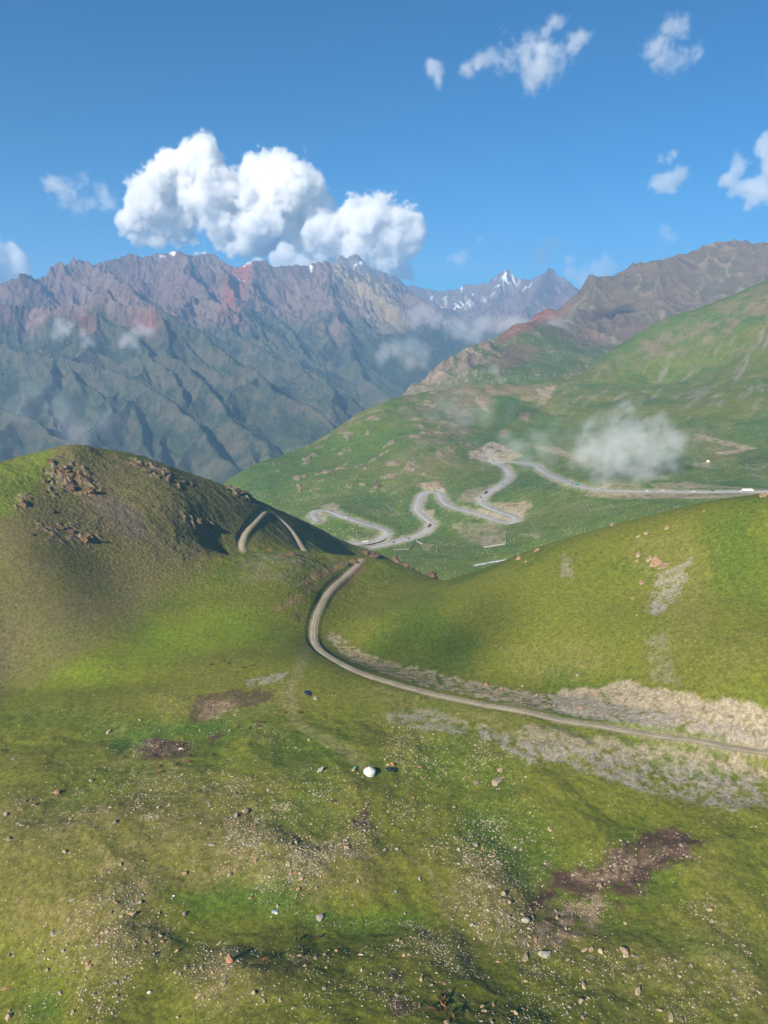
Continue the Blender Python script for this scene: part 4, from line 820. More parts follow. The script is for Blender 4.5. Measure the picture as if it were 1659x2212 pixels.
def side(x, y):
    u = x/y; 
    if y > 300: return 'on the far meadow near the road'
    if u < -.3: return 'in the lower left of the meadow' if y < 240 else 'on the grass at the left'
    if u < 0: return 'in the lower middle of the meadow' if y < 240 else 'left of the yurt'
    if u < .3: return 'between the yurt and the bottom edge' if y > 225 else 'near the bottom of the meadow'
    return 'on the right slope of the meadow'
mats5 = [(M_TAN, 'tan'), (M_PALE, 'pale'), (M_PALE, 'pale'), (M_GREY, 'grey'), (M_ORG, 'rusty')]
loose = []
for i in big:
    mt, cn = mats5[rng.choice(5, p=[.34,.25,.16,.15,.10])]; x, y = sxx[i], syy[i]
    o = place_rock(x, y, ssz[i]*1.15, mt, sxyz=(1, random.uniform(.7, 1), random.uniform(.7, 1))); o.name = 'stone'; loose.append((o, cn, x, y))
LM = [(798,1663,'the white yurt'),(664,1500,'the dark blue car'),(1074,1691,'the largest pale boulder'),(1400,1840,'the large dark bare earth'),(1250,1900,'the middle of the dark bare earth'),(780,1765,'the mud hole below the yurt'),(345,1615,'the trampled horse ground'),(480,1520,'the brown patch above the horses'),(868,2172,'the ring of stones'),(1265,1970,'the rubble spill'),(1136,1990,'the smooth grey boulder'),(1298,2057,'the row of boulders'),(1349,2060,'the boulder pile'),(1377,2142,'the pale triangular slab'),(495,2077,'the big orange boulder'),(190,2088,'the two touching boulders'),(268,1955,'the dark mound'),
    (593,1970,'the blue plastic sheet'),(720,1733,'the lone brown horse'),(547,1787,'the golden brown horse'),(955,2185,'the bunch of horses'),(640,2035,'the lone trio of horses'),(684,1918,'the pale square boulder'),(1532,1967,'the tan blocky boulder at far right'),(1010,1830,'the stony knoll top'),(1145,1870,'the stony gully'),(1261,2132,'the tall narrow pale stone'),(322,2144,'the white bag low on the left'),(20,1814,'the tan boulder at the left edge'),(123,1713,'the dark rusty boulder'),(400,1889,'the low tan boulder of the hollow'),(646,2085,'the mud scar'),(1450,2190,'the pale boulder at the very bottom'),(940,2050,'the stony shadowed bank'),(325,1765,'the grey rubble heap at left'),(612,1743,'the rubble heap left of the mud hole'),(1250,1500,'the road cutting'),(900,1560,'the grey gravel under the road')]
def to_uv(x, y, z):
    zz = z-CZ; f_ = y*math.cos(PITCH)-zz*math.sin(PITCH); up_ = y*math.sin(PITCH)+zz*math.cos(PITCH); return 829.5+F*x/f_, 1106-F*up_/f_
ORD = ['nearest','second nearest','third nearest','fourth nearest','fifth nearest','sixth nearest','seventh nearest','eighth nearest','ninth nearest','tenth nearest','eleventh nearest','twelfth nearest','thirteenth nearest','fourteenth nearest','fifteenth nearest']
DIRS = ['right of','above and right of','straight above','above and left of','left of','below and left of','straight below','below and right of']
bk = {}
for (o, cn, x, y) in loose:
    u, v = to_uv(x, y, float(near.samp(x, y))); d = [math.hypot(u-a, v-b) for a, b, _ in LM]; j = int(np.argmin(d)); k = int(round(math.atan2(LM[j][1]-v, u-LM[j][0])/(math.pi/4))) % 8
    bk.setdefault((j, k, cn), []).append((d[j], o))
for (j, k, cn), lst in bk.items():
    lst.sort(key=lambda q: q[0])
    for r_i, (_, o) in enumerate(lst): tag(o, '%s larger %s stone %s %s' % (ORD[min(r_i, 14)], cn, DIRS[k], LM[j][2]), 'stone', 'loose %s stones of the meadow' % cn)
# the thousands of smaller ones
lowb = []
for k in range(7):
    bm = rock_verts(700+k, 1, .5, 6, .42); bm.verts.ensure_lookup_table(); lowb.append((np.array([v.co[:] for v in bm.verts], np.float32), np.array([[v.index for v in f.verts] for f in bm.faces], np.int32))); bm.free()
def merge_rocks(name, xs, ys, sz, mat, S=near, sink=-.02):
    V = []; Fc = []; K = []; base = 0; zs = S.samp(xs, ys)
    for i in range(len(xs)):
        v, f = lowb[i % 7]; a_ = rng.uniform(0, 6.28); c_, s2 = math.cos(a_), math.sin(a_); r_ = sz[i]/2; st = rng.uniform(.7, 1.35)
        w_ = np.empty_like(v); w_[:, 0] = (v[:, 0]*c_*st-v[:, 1]*s2)*r_+xs[i]; w_[:, 1] = (v[:, 0]*s2*st+v[:, 1]*c_)*r_+ys[i]; w_[:, 2] = v[:, 2]*r_*rng.uniform(.8,1.3)+zs[i]+r_*sink
        V.append(w_); Fc.append(f+base); base += len(v); K.append(np.full(len(v), rng.uniform(0, 1), np.float32))
    V = np.concatenate(V); Fc = np.concatenate(Fc); me = bpy.data.meshes.new(name); me.vertices.add(len(V)); me.vertices.foreach_set('co', V.ravel()); me.loops.add(Fc.size); me.loops.foreach_set('vertex_index', Fc.ravel()); me.polygons.add(len(Fc)); me.polygons.foreach_set('loop_start', np.arange(0, Fc.size, 3, dtype=np.int32)); me.update(calc_edges=True)
    a_ = me.attributes.new('tone', 'FLOAT', 'POINT'); a_.data.foreach_set('value', np.concatenate(K)); me.materials.append(mat); o = bpy.data.objects.new(name, me); col.objects.link(o); return o
ms, t, b = new_mat('loose_stone'); at = t.nodes.new('ShaderNodeAttribute'); at.attribute_name = 'tone'; r = ramp(t, at.outputs['Fac'], [(0, (.14,.13,.11)), (.2, (.24,.21,.16)), (.45, (.32,.27,.18)), (.75, (.40,.34,.235)), (.93, (.47,.41,.30)), (1, (.34,.20,.11))])
r.color_ramp.interpolation = 'LINEAR'; n = noise_node(t, 4, 4, .6, t.nodes.new('ShaderNodeTexCoord').outputs['Object']); r2 = ramp(t, n.outputs['Fac'], [(.3, (.78,.78,.78)), (.7, (1.15,1.15,1.15))]); t.links.new(mixc(t, 'MULTIPLY', 1, r.outputs[0], r2.outputs[0]), b.inputs['Base Color']); b.inputs['Roughness'].default_value = .95
o = merge_rocks('stones', sxx[~isbig], syy[~isbig], ssz[~isbig], ms); tag(o, 'thousands of small pale stones strewn over the green meadow', 'stones', kind='stuff')
print('stones', len(sxx), time.time()-T0)
# ------------------------------------------------------------------ crags: craggy rocks standing out of the hills
def crag_mesh(seed, sub=4, spiky=.5):
    from mathutils import noise as mn
    bm = bmesh.new(); bmesh.ops.create_icosphere(bm, subdivisions=sub, radius=1); rr = random.Random(seed); off = Vector((rr.uniform(0, 90), rr.uniform(0, 90), 3))
    pl = [(Vector((rr.gauss(0,1), rr.gauss(0,1), rr.gauss(0,.5))).normalized(), rr.uniform(.5, .9)) for _ in range(14)]
    for v in bm.verts:
        for n, d in pl:
            k = v.co.dot(n)-d
            if k > 0: v.co -= n*k*.9
        c_ = v.co.copy(); f = 1 + spiky*(mn.noise(c_*1.8+off))+spiky*.6*abs(mn.noise(c_*4+off))+.14*mn.noise(c_*9+off); v.co *= f
        cell = mn.voronoi(c_*2.6+off)[0]; v.co *= 1-.22*min(1, max(0, .35-(cell[1]-cell[0]))/.35)
    me = bpy.data.meshes.new('rock_outcrop'); bm.to_mesh(me); bm.free(); return me
crag_me = [crag_mesh(900+k) for k in range(5)]; crag_cache = {}
def crag_at(S, u, v, wpx, hpx, mt, lab, k, grp, ymin=0, depth=.7, name='rock_outcrop'):
    x, y, z = S.at(u, v, ymin); m_ = math.sqrt(x*x+y*y+(z-CZ)**2)/F; key = (k, mt.name)
    if key not in crag_cache: me = crag_me[k].copy(); me.materials.clear(); me.materials.append(mt); crag_cache[key] = me
    o = bpy.data.objects.new(name, crag_cache[key]); col.objects.link(o); o.location = (x, y, z-hpx*m_*.08); o.scale = (wpx*m_/2, wpx*m_/2*depth, hpx*m_/2*1.1); o.rotation_euler = (random.uniform(-.15,.15), random.uniform(-.2,.2), random.uniform(-.6,.6)); tag(o, lab, 'rock outcrop', grp); return o
M_CRAG = rock_mat('crag_rock', (.05,.034,.022), (.13,.085,.05), (.24,.165,.10), .22); M_CRG2 = rock_mat('red_crag', (.14,.085,.055), (.29,.20,.135), (.44,.38,.30), .3); M_CRG3 = rock_mat('far_crag', (.08,.06,.045), (.17,.13,.095), (.25,.20,.15), .12)
gL = 'rocky crags on the dry left hill'; gS = 'rock teeth along the saddle'; gR = 'rock outcrops on the grassy right hill'
for (u, v, wp, hp, lab, k) in [(48,1091,30,26,'dark rust crag with a shaded face, lowest left on the dry hill',0),(108,998,22,20,'small crag high on the left shoulder of the dry hill',1),(96,1042,18,24,'narrow crag on the left rim of the dry hill',2),(93,1062,20,14,'low broken crag under the narrow one on the rim',3),(120,1013,16,12,'little crag just under the dry hilltop',4),
    (140,1020,50,22,'long slab shaped crag below the summit of the dry hill',3),(170,1036,58,34,'largest crag of the dry hill, a stepped block with a black shadow',0),(192,1062,44,26,'front block of the largest crag on the dry hill',2),(150,1050,30,18,'small crag left of the largest one',1),
    (185,1163,32,20,'rust brown crag alone low on the dry hill',4),(150,1148,24,12,'flat broken crag left of the lone rust one',1),(110,1105,26,14,'low crag half way down the dry hill',2),(66,1156,18,14,'small rust crag at the left foot of the dry hill',0),(130,1140,22,10,'thin ledge of rock on the dry hill',3),
    (295,1004,34,12,'dark ledge high on the right shoulder of the dry hill',2),(318,1015,24,9,'dark ledge just below the higher one on the shoulder',3),(370,1066,20,10,'small dark rock half way down the shaded shoulder',4),(425,1125,34,16,'dark crag on the lower shaded shoulder',1),(450,1135,26,10,'dark ledge right of the crag on the lower shoulder',0),(520,1062,36,10,'dark rocky lip above the top bend of the dirt track',3),(326,1095,14,10,'little dark rock in the middle of the shaded shoulder',2)]:
    crag_at(near, u, v, wp*.8, hp*.8, M_CRAG, lab, k, gL)
for (u, v, wp, hp, lab, k) in [(852,1212,22,22,'tallest rock tooth of the saddle, split in two',0),(873,1220,16,12,'low rock tooth between the two tallest on the saddle',1),(932,1244,24,20,'last rock tooth, a rounded block where the saddle drops away',2),(892,1228,10,8,'little rock tooth right of the low one',3),(904,1233,8,6,'tiniest rock tooth, before the last block',4),(800,1197,34,9,'dark flat rock behind the bend where the dirt road crosses the saddle',3),(786,1194,14,8,'small flat rock at the bend of the dirt road on the saddle',1),
    (632,1197,20,9,'dark ledge on the rim of the grassy knoll',2),(612,1202,22,7,'lower dark ledge on the rim of the grassy knoll',3),(583,1189,16,6,'flat rock where the knoll meets the track',0),(533,1215,10,7,'small brown rock on the knoll face',1),(548,1203,8,5,'tiny brown rock on the knoll face',4),(760,1213,20,8,'rock wall beside the red earth of the road bend',0),(742,1220,18,6,'lower end of the rock wall by the road bend',1)]:
    crag_at(near, u, v, wp*1.3, hp*1.45, M_CRAG, lab, k, gS)
for (u, v, wp, hp, lab, k) in [(1418,1216,44,34,'biggest red and white outcrop on the grassy hill, above its grey scree',0),(1432,1224,30,24,'right hand block of the biggest red and white outcrop',1),(1402,1208,20,20,'left hand block of the biggest red and white outcrop',2),(1380,1200,16,16,'pale outcrop next to the biggest one',3),(1376,1212,10,10,'small pale rock left of the biggest outcrop',4),(1440,1142,14,16,'orange rock high on the grassy hill',2),(1397,1152,16,8,'flat tan rock high on the grassy hill',3),(1380,1158,14,8,'small tan rock left of the flat one high on the hill',1),
    (1120,1208,18,20,'twin tan rock on the left rim of the grassy hill',0),(1135,1214,10,10,'small rock right of the twin tan one on the rim',1),(1160,1189,20,12,'low tan rock on the skyline of the grassy hill',2),(1324,1135,18,12,'pale rock on the skyline half way up the grassy hill',3),(1650,1072,24,20,'orange rock on the top rim of the grassy hill at the picture edge',4),(1520,1105,10,6,'small orange rock below the rim of the grassy hill',1),(1386,1258,18,10,'broken pale rock under the biggest outcrop',3),(1366,1293,12,8,'small broken rock left of the scree streak',2)]:
    crag_at(near, u, v, wp*.85, hp*.8, M_CRG2, lab, k, gR)
gM = 'rock outcrops on the slope across the valley'
mo = [(815,1050,28,34),(808,1040,20,20),(745,1035,14,16),(722,1028,14,12),(798,1008,12,20),(736,1018,10,10),(645,1050,14,16),(605,1020,10,16),(640,1035,10,8),(690,955,16,12),(706,965,10,10),(795,925,9,22),(765,940,12,10),(870,880,14,10),(882,892,10,8),(905,1050,26,22),(912,1035,14,14),(888,1010,14,10),(925,1010,20,16),(945,995,14,10),(950,960,10,8),(860,1000,10,14),(890,975,12,10),(925,880,20,16),(942,868,14,10),(1035,975,40,20),(1055,968,34,22),(1075,976,24,16),(840,855,14,8),(770,1060,10,10),(700,1000,8,12),(660,990,8,8),(1085,935,16,10),(680,1060,10,8),(575,1040,8,12)]
wh = ['tall','squat','broken','jagged','low']
ml = []
for i, (u, v, wp, hp) in enumerate(mo):
    ml.append((crag_at(mid, u, v, wp*.55, hp*.55, M_CRG3, 'reddish rock outcrop', i % 5, gM, 760), u, v))
LV = [(1055,975,'the rock cutting over the hairpins'),(925,1065,'the middle hairpin of the valley road'),(700,1104,'the left loop of the valley road'),(870,855,'the highest point of the green ridge'),(690,965,'the long skyline of the green ridge'),(1100,920,'the red earth scar')]
bv = {}
for (o, u, v) in ml:
    d = [math.hypot(u-a, v-b) for a, b, _ in LV]; j = int(np.argmin(d)); k = int(round(math.atan2(LV[j][1]-v, u-LV[j][0])/(math.pi/4))) % 8; bv.setdefault((j, k), []).append((d[j], o))
for (j, k), lst in bv.items():
    lst.sort(key=lambda q: q[0])
    for r_i, (_, o) in enumerate(lst): o['label'] = '%s reddish rock outcrop %s %s' % (ORD[r_i], DIRS[k], LV[j][2])
print('rocks', time.time()-T0)
# ================================================================== horses
def horse_mat(name, a_, b_): return simple_mat(name, a_, .75, 0, .25, 2.2, .25) 
HM = {'bay': horse_mat('bay_coat', (.11,.042,.016), 0), 'chestnut': horse_mat('chestnut_coat', (.20,.075,.024), 0), 'dark': horse_mat('dark_coat', (.035,.020,.013), 0), 'white': horse_mat('white_coat', (.62,.58,.50), 0), 'brown': horse_mat('brown_coat', (.085,.038,.018), 0), 'gold': horse_mat('golden_coat', (.30,.16,.06), 0)}
M_HAIR = simple_mat('dark_horsehair', (.022,.016,.013), .8); M_HAIR2 = simple_mat('pale_horsehair', (.45,.36,.24), .8)
def skin_mesh(name, vs, es, root=0):
    me = bpy.data.meshes.new(name); me.from_pydata([v[:3] for v in vs], es, []); o = bpy.data.objects.new(name, me); col.objects.link(o)
    o.modifiers.new('s', 'SKIN'); lay_ = me.skin_vertices[0].data
    for i, v in enumerate(vs):
        r_ = v[3]; lay_[i].radius = (r_, v[4] if len(v) > 4 else r_); lay_[i].use_root = (i == root)
    sb = o.modifiers.new('d', 'SUBSURF'); sb.levels = 1; sb.render_levels = 1
    dg = bpy.context.evaluated_depsgraph_get(); ev = o.evaluated_get(dg); m2 = bpy.data.meshes.new_from_object(ev); bpy.data.objects.remove(o); bpy.data.meshes.remove(me); m2.name = name
    m2.polygons.foreach_set('use_smooth', [True]*len(m2.polygons)); return m2
def horse_meshes(pose, k):
    g = pose == 'graze'; vs = [(-.62,0,1.14,.24,.27),(-.20,0,1.09,.27,.29),(.22,0,1.08,.26,.30),(.52,0,1.16,.20,.27)]
    if g: vs += [(.78,0,1.02,.13,.19),(1.00,0,.70,.09,.13),(1.15,0,.42,.085,.10),(1.24,0,.26,.085,.11),(1.34,0,.08,.05,.06)]
    else: vs += [(.76,0,1.36,.12,.19),(.95,0,1.58,.09,.13),(1.06,0,1.72,.085,.10),(1.20,0,1.64,.085,.105),(1.42,0,1.46,.05,.055)]
    es = [(i, i+1) for i in range(8)]
    sw = (.10, -.08, .06, -.12) if k == 0 else (-.08, .12, -.10, .05)
    for s_, q in ((1, 0), (-1, 1)):
        b_ = len(vs); d = sw[q]; vs += [(-.66,s_*.15,.95,.13,.17),(-.58+d*.4,s_*.17,.74,.085,.11),(-.76+d*.6,s_*.17,.48,.048,.065),(-.68+d,s_*.17,.20,.036),(-.66+d,s_*.17,.04,.05)]; es += [(0, b_)]+[(b_+i, b_+i+1) for i in range(4)]
        b_ = len(vs); d = sw[2+q]; vs += [(.48,s_*.14,.92,.10,.14),(.50+d*.4,s_*.15,.68,.06,.075),(.50+d*.7,s_*.15,.44,.046),(.50+d,s_*.15,.18,.034),(.52+d,s_*.15,.04,.048)]; es += [(3, b_)]+[(b_+i, b_+i+1) for i in range(4)]
    body = skin_mesh('body', vs, es, 1)
    tail = skin_mesh('tail', [(-.84,0,1.22,.05),(-.98,0,1.05,.07),(-1.02,0,.75,.075),(-.98,0,.45,.04)], [(0,1),(1,2),(2,3)])
    if g: mn = [(.50,0,1.40,.03,.05),(.74,.02,1.22,.035,.09),(.98,.03,.88,.035,.09),(1.13,.02,.56,.03,.06)]
    else: mn = [(.52,0,1.42,.03,.05),(.70,.02,1.56,.035,.09),(.88,.03,1.74,.035,.09),(1.02,.02,1.86,.03,.05)]
    mane = skin_mesh('mane', mn, [(0,1),(1,2),(2,3)])
    e0 = (1.10,.0,.50) if g else (1.02,0,1.82)
    vv = []; ff = []
    for s_ in (1, -1):
        b_ = len(vv); dx = (-.05, .13) if g else (-.02, .15); vv += [(e0[0]-.03,s_*.03,e0[2]),(e0[0]+.03,s_*.03,e0[2]),(e0[0],s_*.085,e0[2]),(e0[0]+dx[0],s_*.075,e0[2]+dx[1])]; ff += [(b_,b_+1,b_+3),(b_+1,b_+2,b_+3),(b_+2,b_,b_+3),(b_,b_+2,b_+1)]
    em = bpy.data.meshes.new('ears'); em.from_pydata(vv, [], ff); return body, tail, mane, em
HMESH = {(p_, k): horse_meshes(p_, k) for p_ in ('graze', 'stand') for k in (0, 1)}; hcache = {}
def horse(u, v, coat, pose, k, heading, lab, grp, sc=1.0):
    x, y, z = NA(u, v); r_ = empty('horse', (x, y, z-.02)); r_.rotation_euler = tilt(near, x, y, R(heading)); r_.scale = (sc,)*3; tag(r_, lab, 'horse', grp)
    for nm, me, mt in zip(('body', 'tail', 'mane', 'ears'), HMESH[(pose, k)], (HM[coat], M_HAIR2 if coat in ('gold',) else M_HAIR if coat != 'white' else HM['white'], M_HAIR if coat not in ('gold', 'white') else M_HAIR2, HM[coat])):
        key = (nm, pose, k, mt.name)
        if key not in hcache: m3 = me.copy(); m3.materials.clear(); m3.materials.append(mt); hcache[key] = m3
        c = bpy.data.objects.new(nm, hcache[key]); col.objects.link(c); c.parent = r_
g1_, g2_, g3_, g4_ = 'horses grazing on the far rise', 'horses standing on the trampled stony ground', 'horses bunched together at the bottom', 'horses grazing apart in the meadow'
for q in [(457,1438,'dark','graze',0,185,'dark horse grazing at the near end of the far group',g1_),(481,1430,'chestnut','graze',1,150,'chestnut horse at the top of the far group',g1_),(491,1435,'bay','stand',0,170,'bay horse close behind the chestnut one in the far group',g1_),(527,1444,'brown','graze',1,200,'brown horse grazing second from the end of the far group',g1_),(542,1439,'chestnut','stand',0,10,'chestnut horse with a pale blaze at the far end of the group',g1_),
    (612,1542,'chestnut','graze',1,170,'chestnut horse grazing right beside the faint track',g4_),(647,1541,'bay','graze',0,190,'bay horse between the faint track and the dark blue car',g4_),(515,1573,'brown','stand',0,30,'brown horse above the small stone patch with its head raised',g4_),(541,1577,'dark','stand',1,60,'dark horse standing on the near edge of the small stone patch',g4_),(557,1571,'brown','graze',0,20,'brown horse with its head down on the small stone patch',g4_),(563,1563,'bay','graze',1,160,'bay horse at the top edge of the small stone patch',g4_),
    (271,1639,'brown','graze',0,70,'brown horse alone at the left tip of the trampled ground',g2_),(342,1619,'chestnut','graze',1,200,'red chestnut horse in the middle of the trampled stones',g2_),(330,1635,'brown','graze',0,190,'dull brown horse on the lower edge of the trampled stones',g2_),(395,1610,'bay','stand',0,20,'bay horse at the upper right of the trampled stones',g2_),(386,1614,'brown','graze',1,190,'brown horse touching the bay one on the trampled stones',g2_),(391,1622,'white','graze',0,175,'white horse, the only white one',g2_),(400,1623,'chestnut','graze',1,20,'chestnut horse pressed behind the white one',g2_),
    (459,1612,'dark','stand',0,60,'dark horse in the grass between the herd and the mud hole',g2_),(461,1633,'dark','graze',1,70,'dark horse grazing below the other dark one in the grass',g2_),(412,1636,'dark','stand',1,250,'black horse seen end on right of the stones',g2_),(407,1648,'chestnut','graze',0,190,'chestnut horse grazing just below the black one',g2_),(385,1655,'dark','stand',0,50,'dark horse standing at the lower end of the herd',g2_),(377,1654,'brown','graze',1,100,'brown horse beside the dark one at the lower end of the herd',g2_),(341,1658,'chestnut','stand',0,200,'bright chestnut horse below the trampled stones',g2_),(345,1671,'chestnut','graze',1,180,'lowest chestnut horse of the herd, head down',g2_),
    (720,1733,'brown','graze',0,5,'brown horse grazing alone below the yurt',g4_),(547,1787,'gold','graze',1,215,'golden brown horse grazing alone in the lush hollow',g4_),(640,2035,'dark','graze',0,85,'dark horse seen from behind, upper left of the lone trio',g4_),(687,2030,'bay','graze',1,230,'red bay horse, upper right of the lone trio',g4_),(572,2078,'chestnut','graze',0,215,'chestnut horse left of the mud scar',g4_),
    (931,2186,'brown','graze',0,175,'dark maned horse at the left end of the bunch',g3_),(944,2190,'bay','stand',1,250,'bay horse in the middle front of the bunch',g3_),(957,2181,'chestnut','stand',0,140,'bright chestnut horse in the centre of the bunch',g3_),(962,2165,'chestnut','stand',1,95,'chestnut horse standing highest in the bunch',g3_),(965,2203,'dark','stand',0,265,'dark horse in front of the bunch at the picture edge',g3_),(979,2203,'chestnut','stand',1,100,'chestnut horse at the right end of the bunch',g3_),(950,2164,'dark','graze',1,120,'dark horse with lowered head behind the bunch',g3_)]:
    horse(*q, sc=1.08)
# ================================================================== vehicles
def paint(name, c, metal=.2):
    m, t, b = new_mat(name); n = noise_node(t, 6, 3, .5, t.nodes.new('ShaderNodeTexCoord').outputs['Object']); r = ramp(t, n.outputs['Fac'], [(.3, tuple(x*.85 for x in c)), (.7, tuple(min(1, x*1.1) for x in c))]); t.links.new(r.outputs[0], b.inputs['Base Color'])
    b.inputs['Roughness'].default_value = .28; b.inputs['Coat Weight'].default_value = .5; b.inputs['Metallic'].default_value = metal; return m
PAINT = {'dark blue': paint('dark_blue_paint', (.008,.018,.06)), 'black': paint('black_paint', (.010,.012,.016)), 'white': paint('white_paint', (.72,.72,.70), 0), 'red': paint('red_paint', (.20,.04,.03), 0), 'blue': paint('blue_paint', (.03,.10,.36), 0), 'green': paint('green_paint', (.04,.34,.20), 0), 'silver': paint('silver_paint', (.42,.43,.44), .5), 'orange': paint('orange_paint', (.30,.10,.05), 0)}
M_GLASS = simple_mat('tinted_glass', (.015,.02,.025), .08, 0, .1, 2, .6); M_TYRE = simple_mat('tyre_rubber', (.018,.018,.018), .85); M_RIM = simple_mat('alloy_rim', (.6,.6,.62), .3, .8); M_LAMP = simple_mat('lamp_lens', (.75,.75,.75), .12, .2); M_RED = simple_mat('red_lens', (.35,.02,.02), .25); M_TRIM = simple_mat('chrome_strip', (.55,.56,.58), .25, .9)
def loft(secs, close=True):
    """secs: list of rings of equal length"""
    n = len(secs[0]); vs = [p_ for s_ in secs for p_ in s_]; fs = []
    for i in range(len(secs)-1):
        for j in range(n): fs.append((i*n+j, i*n+(j+1) % n, (i+1)*n+(j+1) % n, (i+1)*n+j))
    fs.append(tuple(range(n))[::-1]); fs.append(tuple((len(secs)-1)*n+j for j in range(n))); return vs, fs
def make_car(kind, colr, detail=True):
    r_ = empty({'suv': 'suv', 'car': 'car'}[kind], (0, 0, 0)); h = 1.0 if kind == 'suv' else .86; w_ = .93 if kind == 'suv' else .88
    prof = [(-2.35,.62,.80,.86),(-2.30,.42,.95,.95),(-2.0,.30,1.02*h+.02,1),(-1.2,.28,1.04*h,1),(0,.27,1.04*h,1),(.9,.27,1.02*h,1),(1.5,.28,.98*h,.98),(2.05,.34,.90*h,.93),(2.3,.45,.76*h,.82),(2.38,.55,.66*h,.72)]
    def ring(x, zb, zt, k): y_ = w_*k; return [(x,-y_*.9,zb),(x,-y_,zb+.12),(x,-y_,(zb+zt)/2),(x,-y_*.93,zt-.04),(x,-y_*.8,zt),(x,0,zt+.02),(x,y_*.8,zt),(x,y_*.93,zt-.04),(x,y_,(zb+zt)/2),(x,y_,zb+.12),(x,y_*.9,zb)]
    v, f = loft([ring(*q) for q in prof]); body = mesh_obj('body', v, f, PAINT[colr], r_, True)
    zr = 1.70*h if kind == 'suv' else 1.46; zb = 1.0*h
    cab = [(-2.12,zb,zb+.02,.80,.78),(-1.75,zb,zr-.08,.86,.70),(-1.35,zb,zr,.87,.70),(-.3,zb,zr+.02,.87,.70),(.25,zb,zr-.02,.87,.69),(.62,zb,zr-.18,.87,.70),(1.18,zb-.02,zb+.03,.84,.78)]
    def cring(x, z0_, z1_, a_, b_): return [(x,-a_,z0_),(x,-b_-.02,z1_-.05 if z1_-z0_ > .2 else z1_),(x,-b_*.85,z1_),(x,b_*.85,z1_),(x,b_+.02,z1_-.05 if z1_-z0_ > .2 else z1_),(x,a_,z0_)]
    v, f = loft([cring(*q) for q in cab]); mesh_obj('roof', v, f, PAINT[colr], r_, True)
    # glass: windscreen, rear window, two side bands, each set a hair proud of the cabin
    e = .02
    def quad(nm, pts): mesh_obj(nm, [Vector(p_) for p_ in pts], [(0,1,2,3)], M_GLASS, r_)
    quad('windscreen', [(1.14+e,-.74,zb+.07),(1.14+e,.74,zb+.07),(.66+e,.62,zr-.16),(.66+e,-.62,zr-.16)])
    quad('rear_window', [(-2.08-e,.70,zb+.10),(-2.08-e,-.70,zb+.10),(-1.80-e,-.60,zr-.14),(-1.80-e,.60,zr-.14)])
    for s_ in (1, -1):
        ya, yb = s_*(.875), s_*(.735); quad('side_window', [(-1.75,ya,zb+.08),(.80,ya,zb+.08),(.42,yb,zr-.14),(-1.55,yb,zr-.14)])
        if detail: bm = bmesh.new(); add_box(bm, (-.45,s_*.885,zb+.05), (2.5,.025,.04)); bm_obj('trim', bm, M_TRIM, r_)
        bm = bmesh.new(); add_box(bm, (2.27,s_*.60,.72*h), (.16,.32,.14)); bmesh.ops.bevel(bm, geom=bm.edges[:], offset=.03, segments=1); bm_obj('headlight', bm, M_LAMP, r_)
        bm = bmesh.new(); add_box(bm, (-2.33,s_*.70,.82*h), (.08,.22,.22)); bm_obj('tail_light', bm, M_RED, r_)
        if detail: bm = bmesh.new(); add_box(bm, (.78,s_*1.0,1.08*h), (.14,.2,.14)); bmesh.ops.bevel(bm, geom=bm.edges[:], offset=.03, segments=1); bm_obj('mirror', bm, PAINT[colr], r_)
        for x in (-1.42, 1.45):
            bm = bmesh.new(); add_cyl(bm, (x, s_*(w_-.10), .36), .36, .24, 'Y', 20); tw = bm_obj('wheel', bm, M_TYRE, r_, True)
            if detail: bm = bmesh.new(); add_cyl(bm, (x, s_*(w_+.025), .36), .23, .03, 'Y', 12); q = bm_obj('rim', bm, M_RIM, tw)
    return r_
def drop(o, S, x, y, rz, lift=0): o.location = (x, y, float(S.samp(x, y))+lift); o.rotation_euler = tilt(S, x, y, rz, 1.5); return o
x, y, z = NA(843, 1665); c1 = drop(make_car('suv', 'black'), near, x, y, R(176)); tag(c1, 'shiny black suv parked on the grass just right of the white yurt', 'car', 'cars parked in the meadow')
x, y, z = NA(664.5, 1500); c2 = drop(make_car('suv', 'dark blue'), near, x, y, R(-48)); tag(c2, 'dark blue suv parked alone near the bend of the dirt road', 'car', 'cars parked in the meadow')
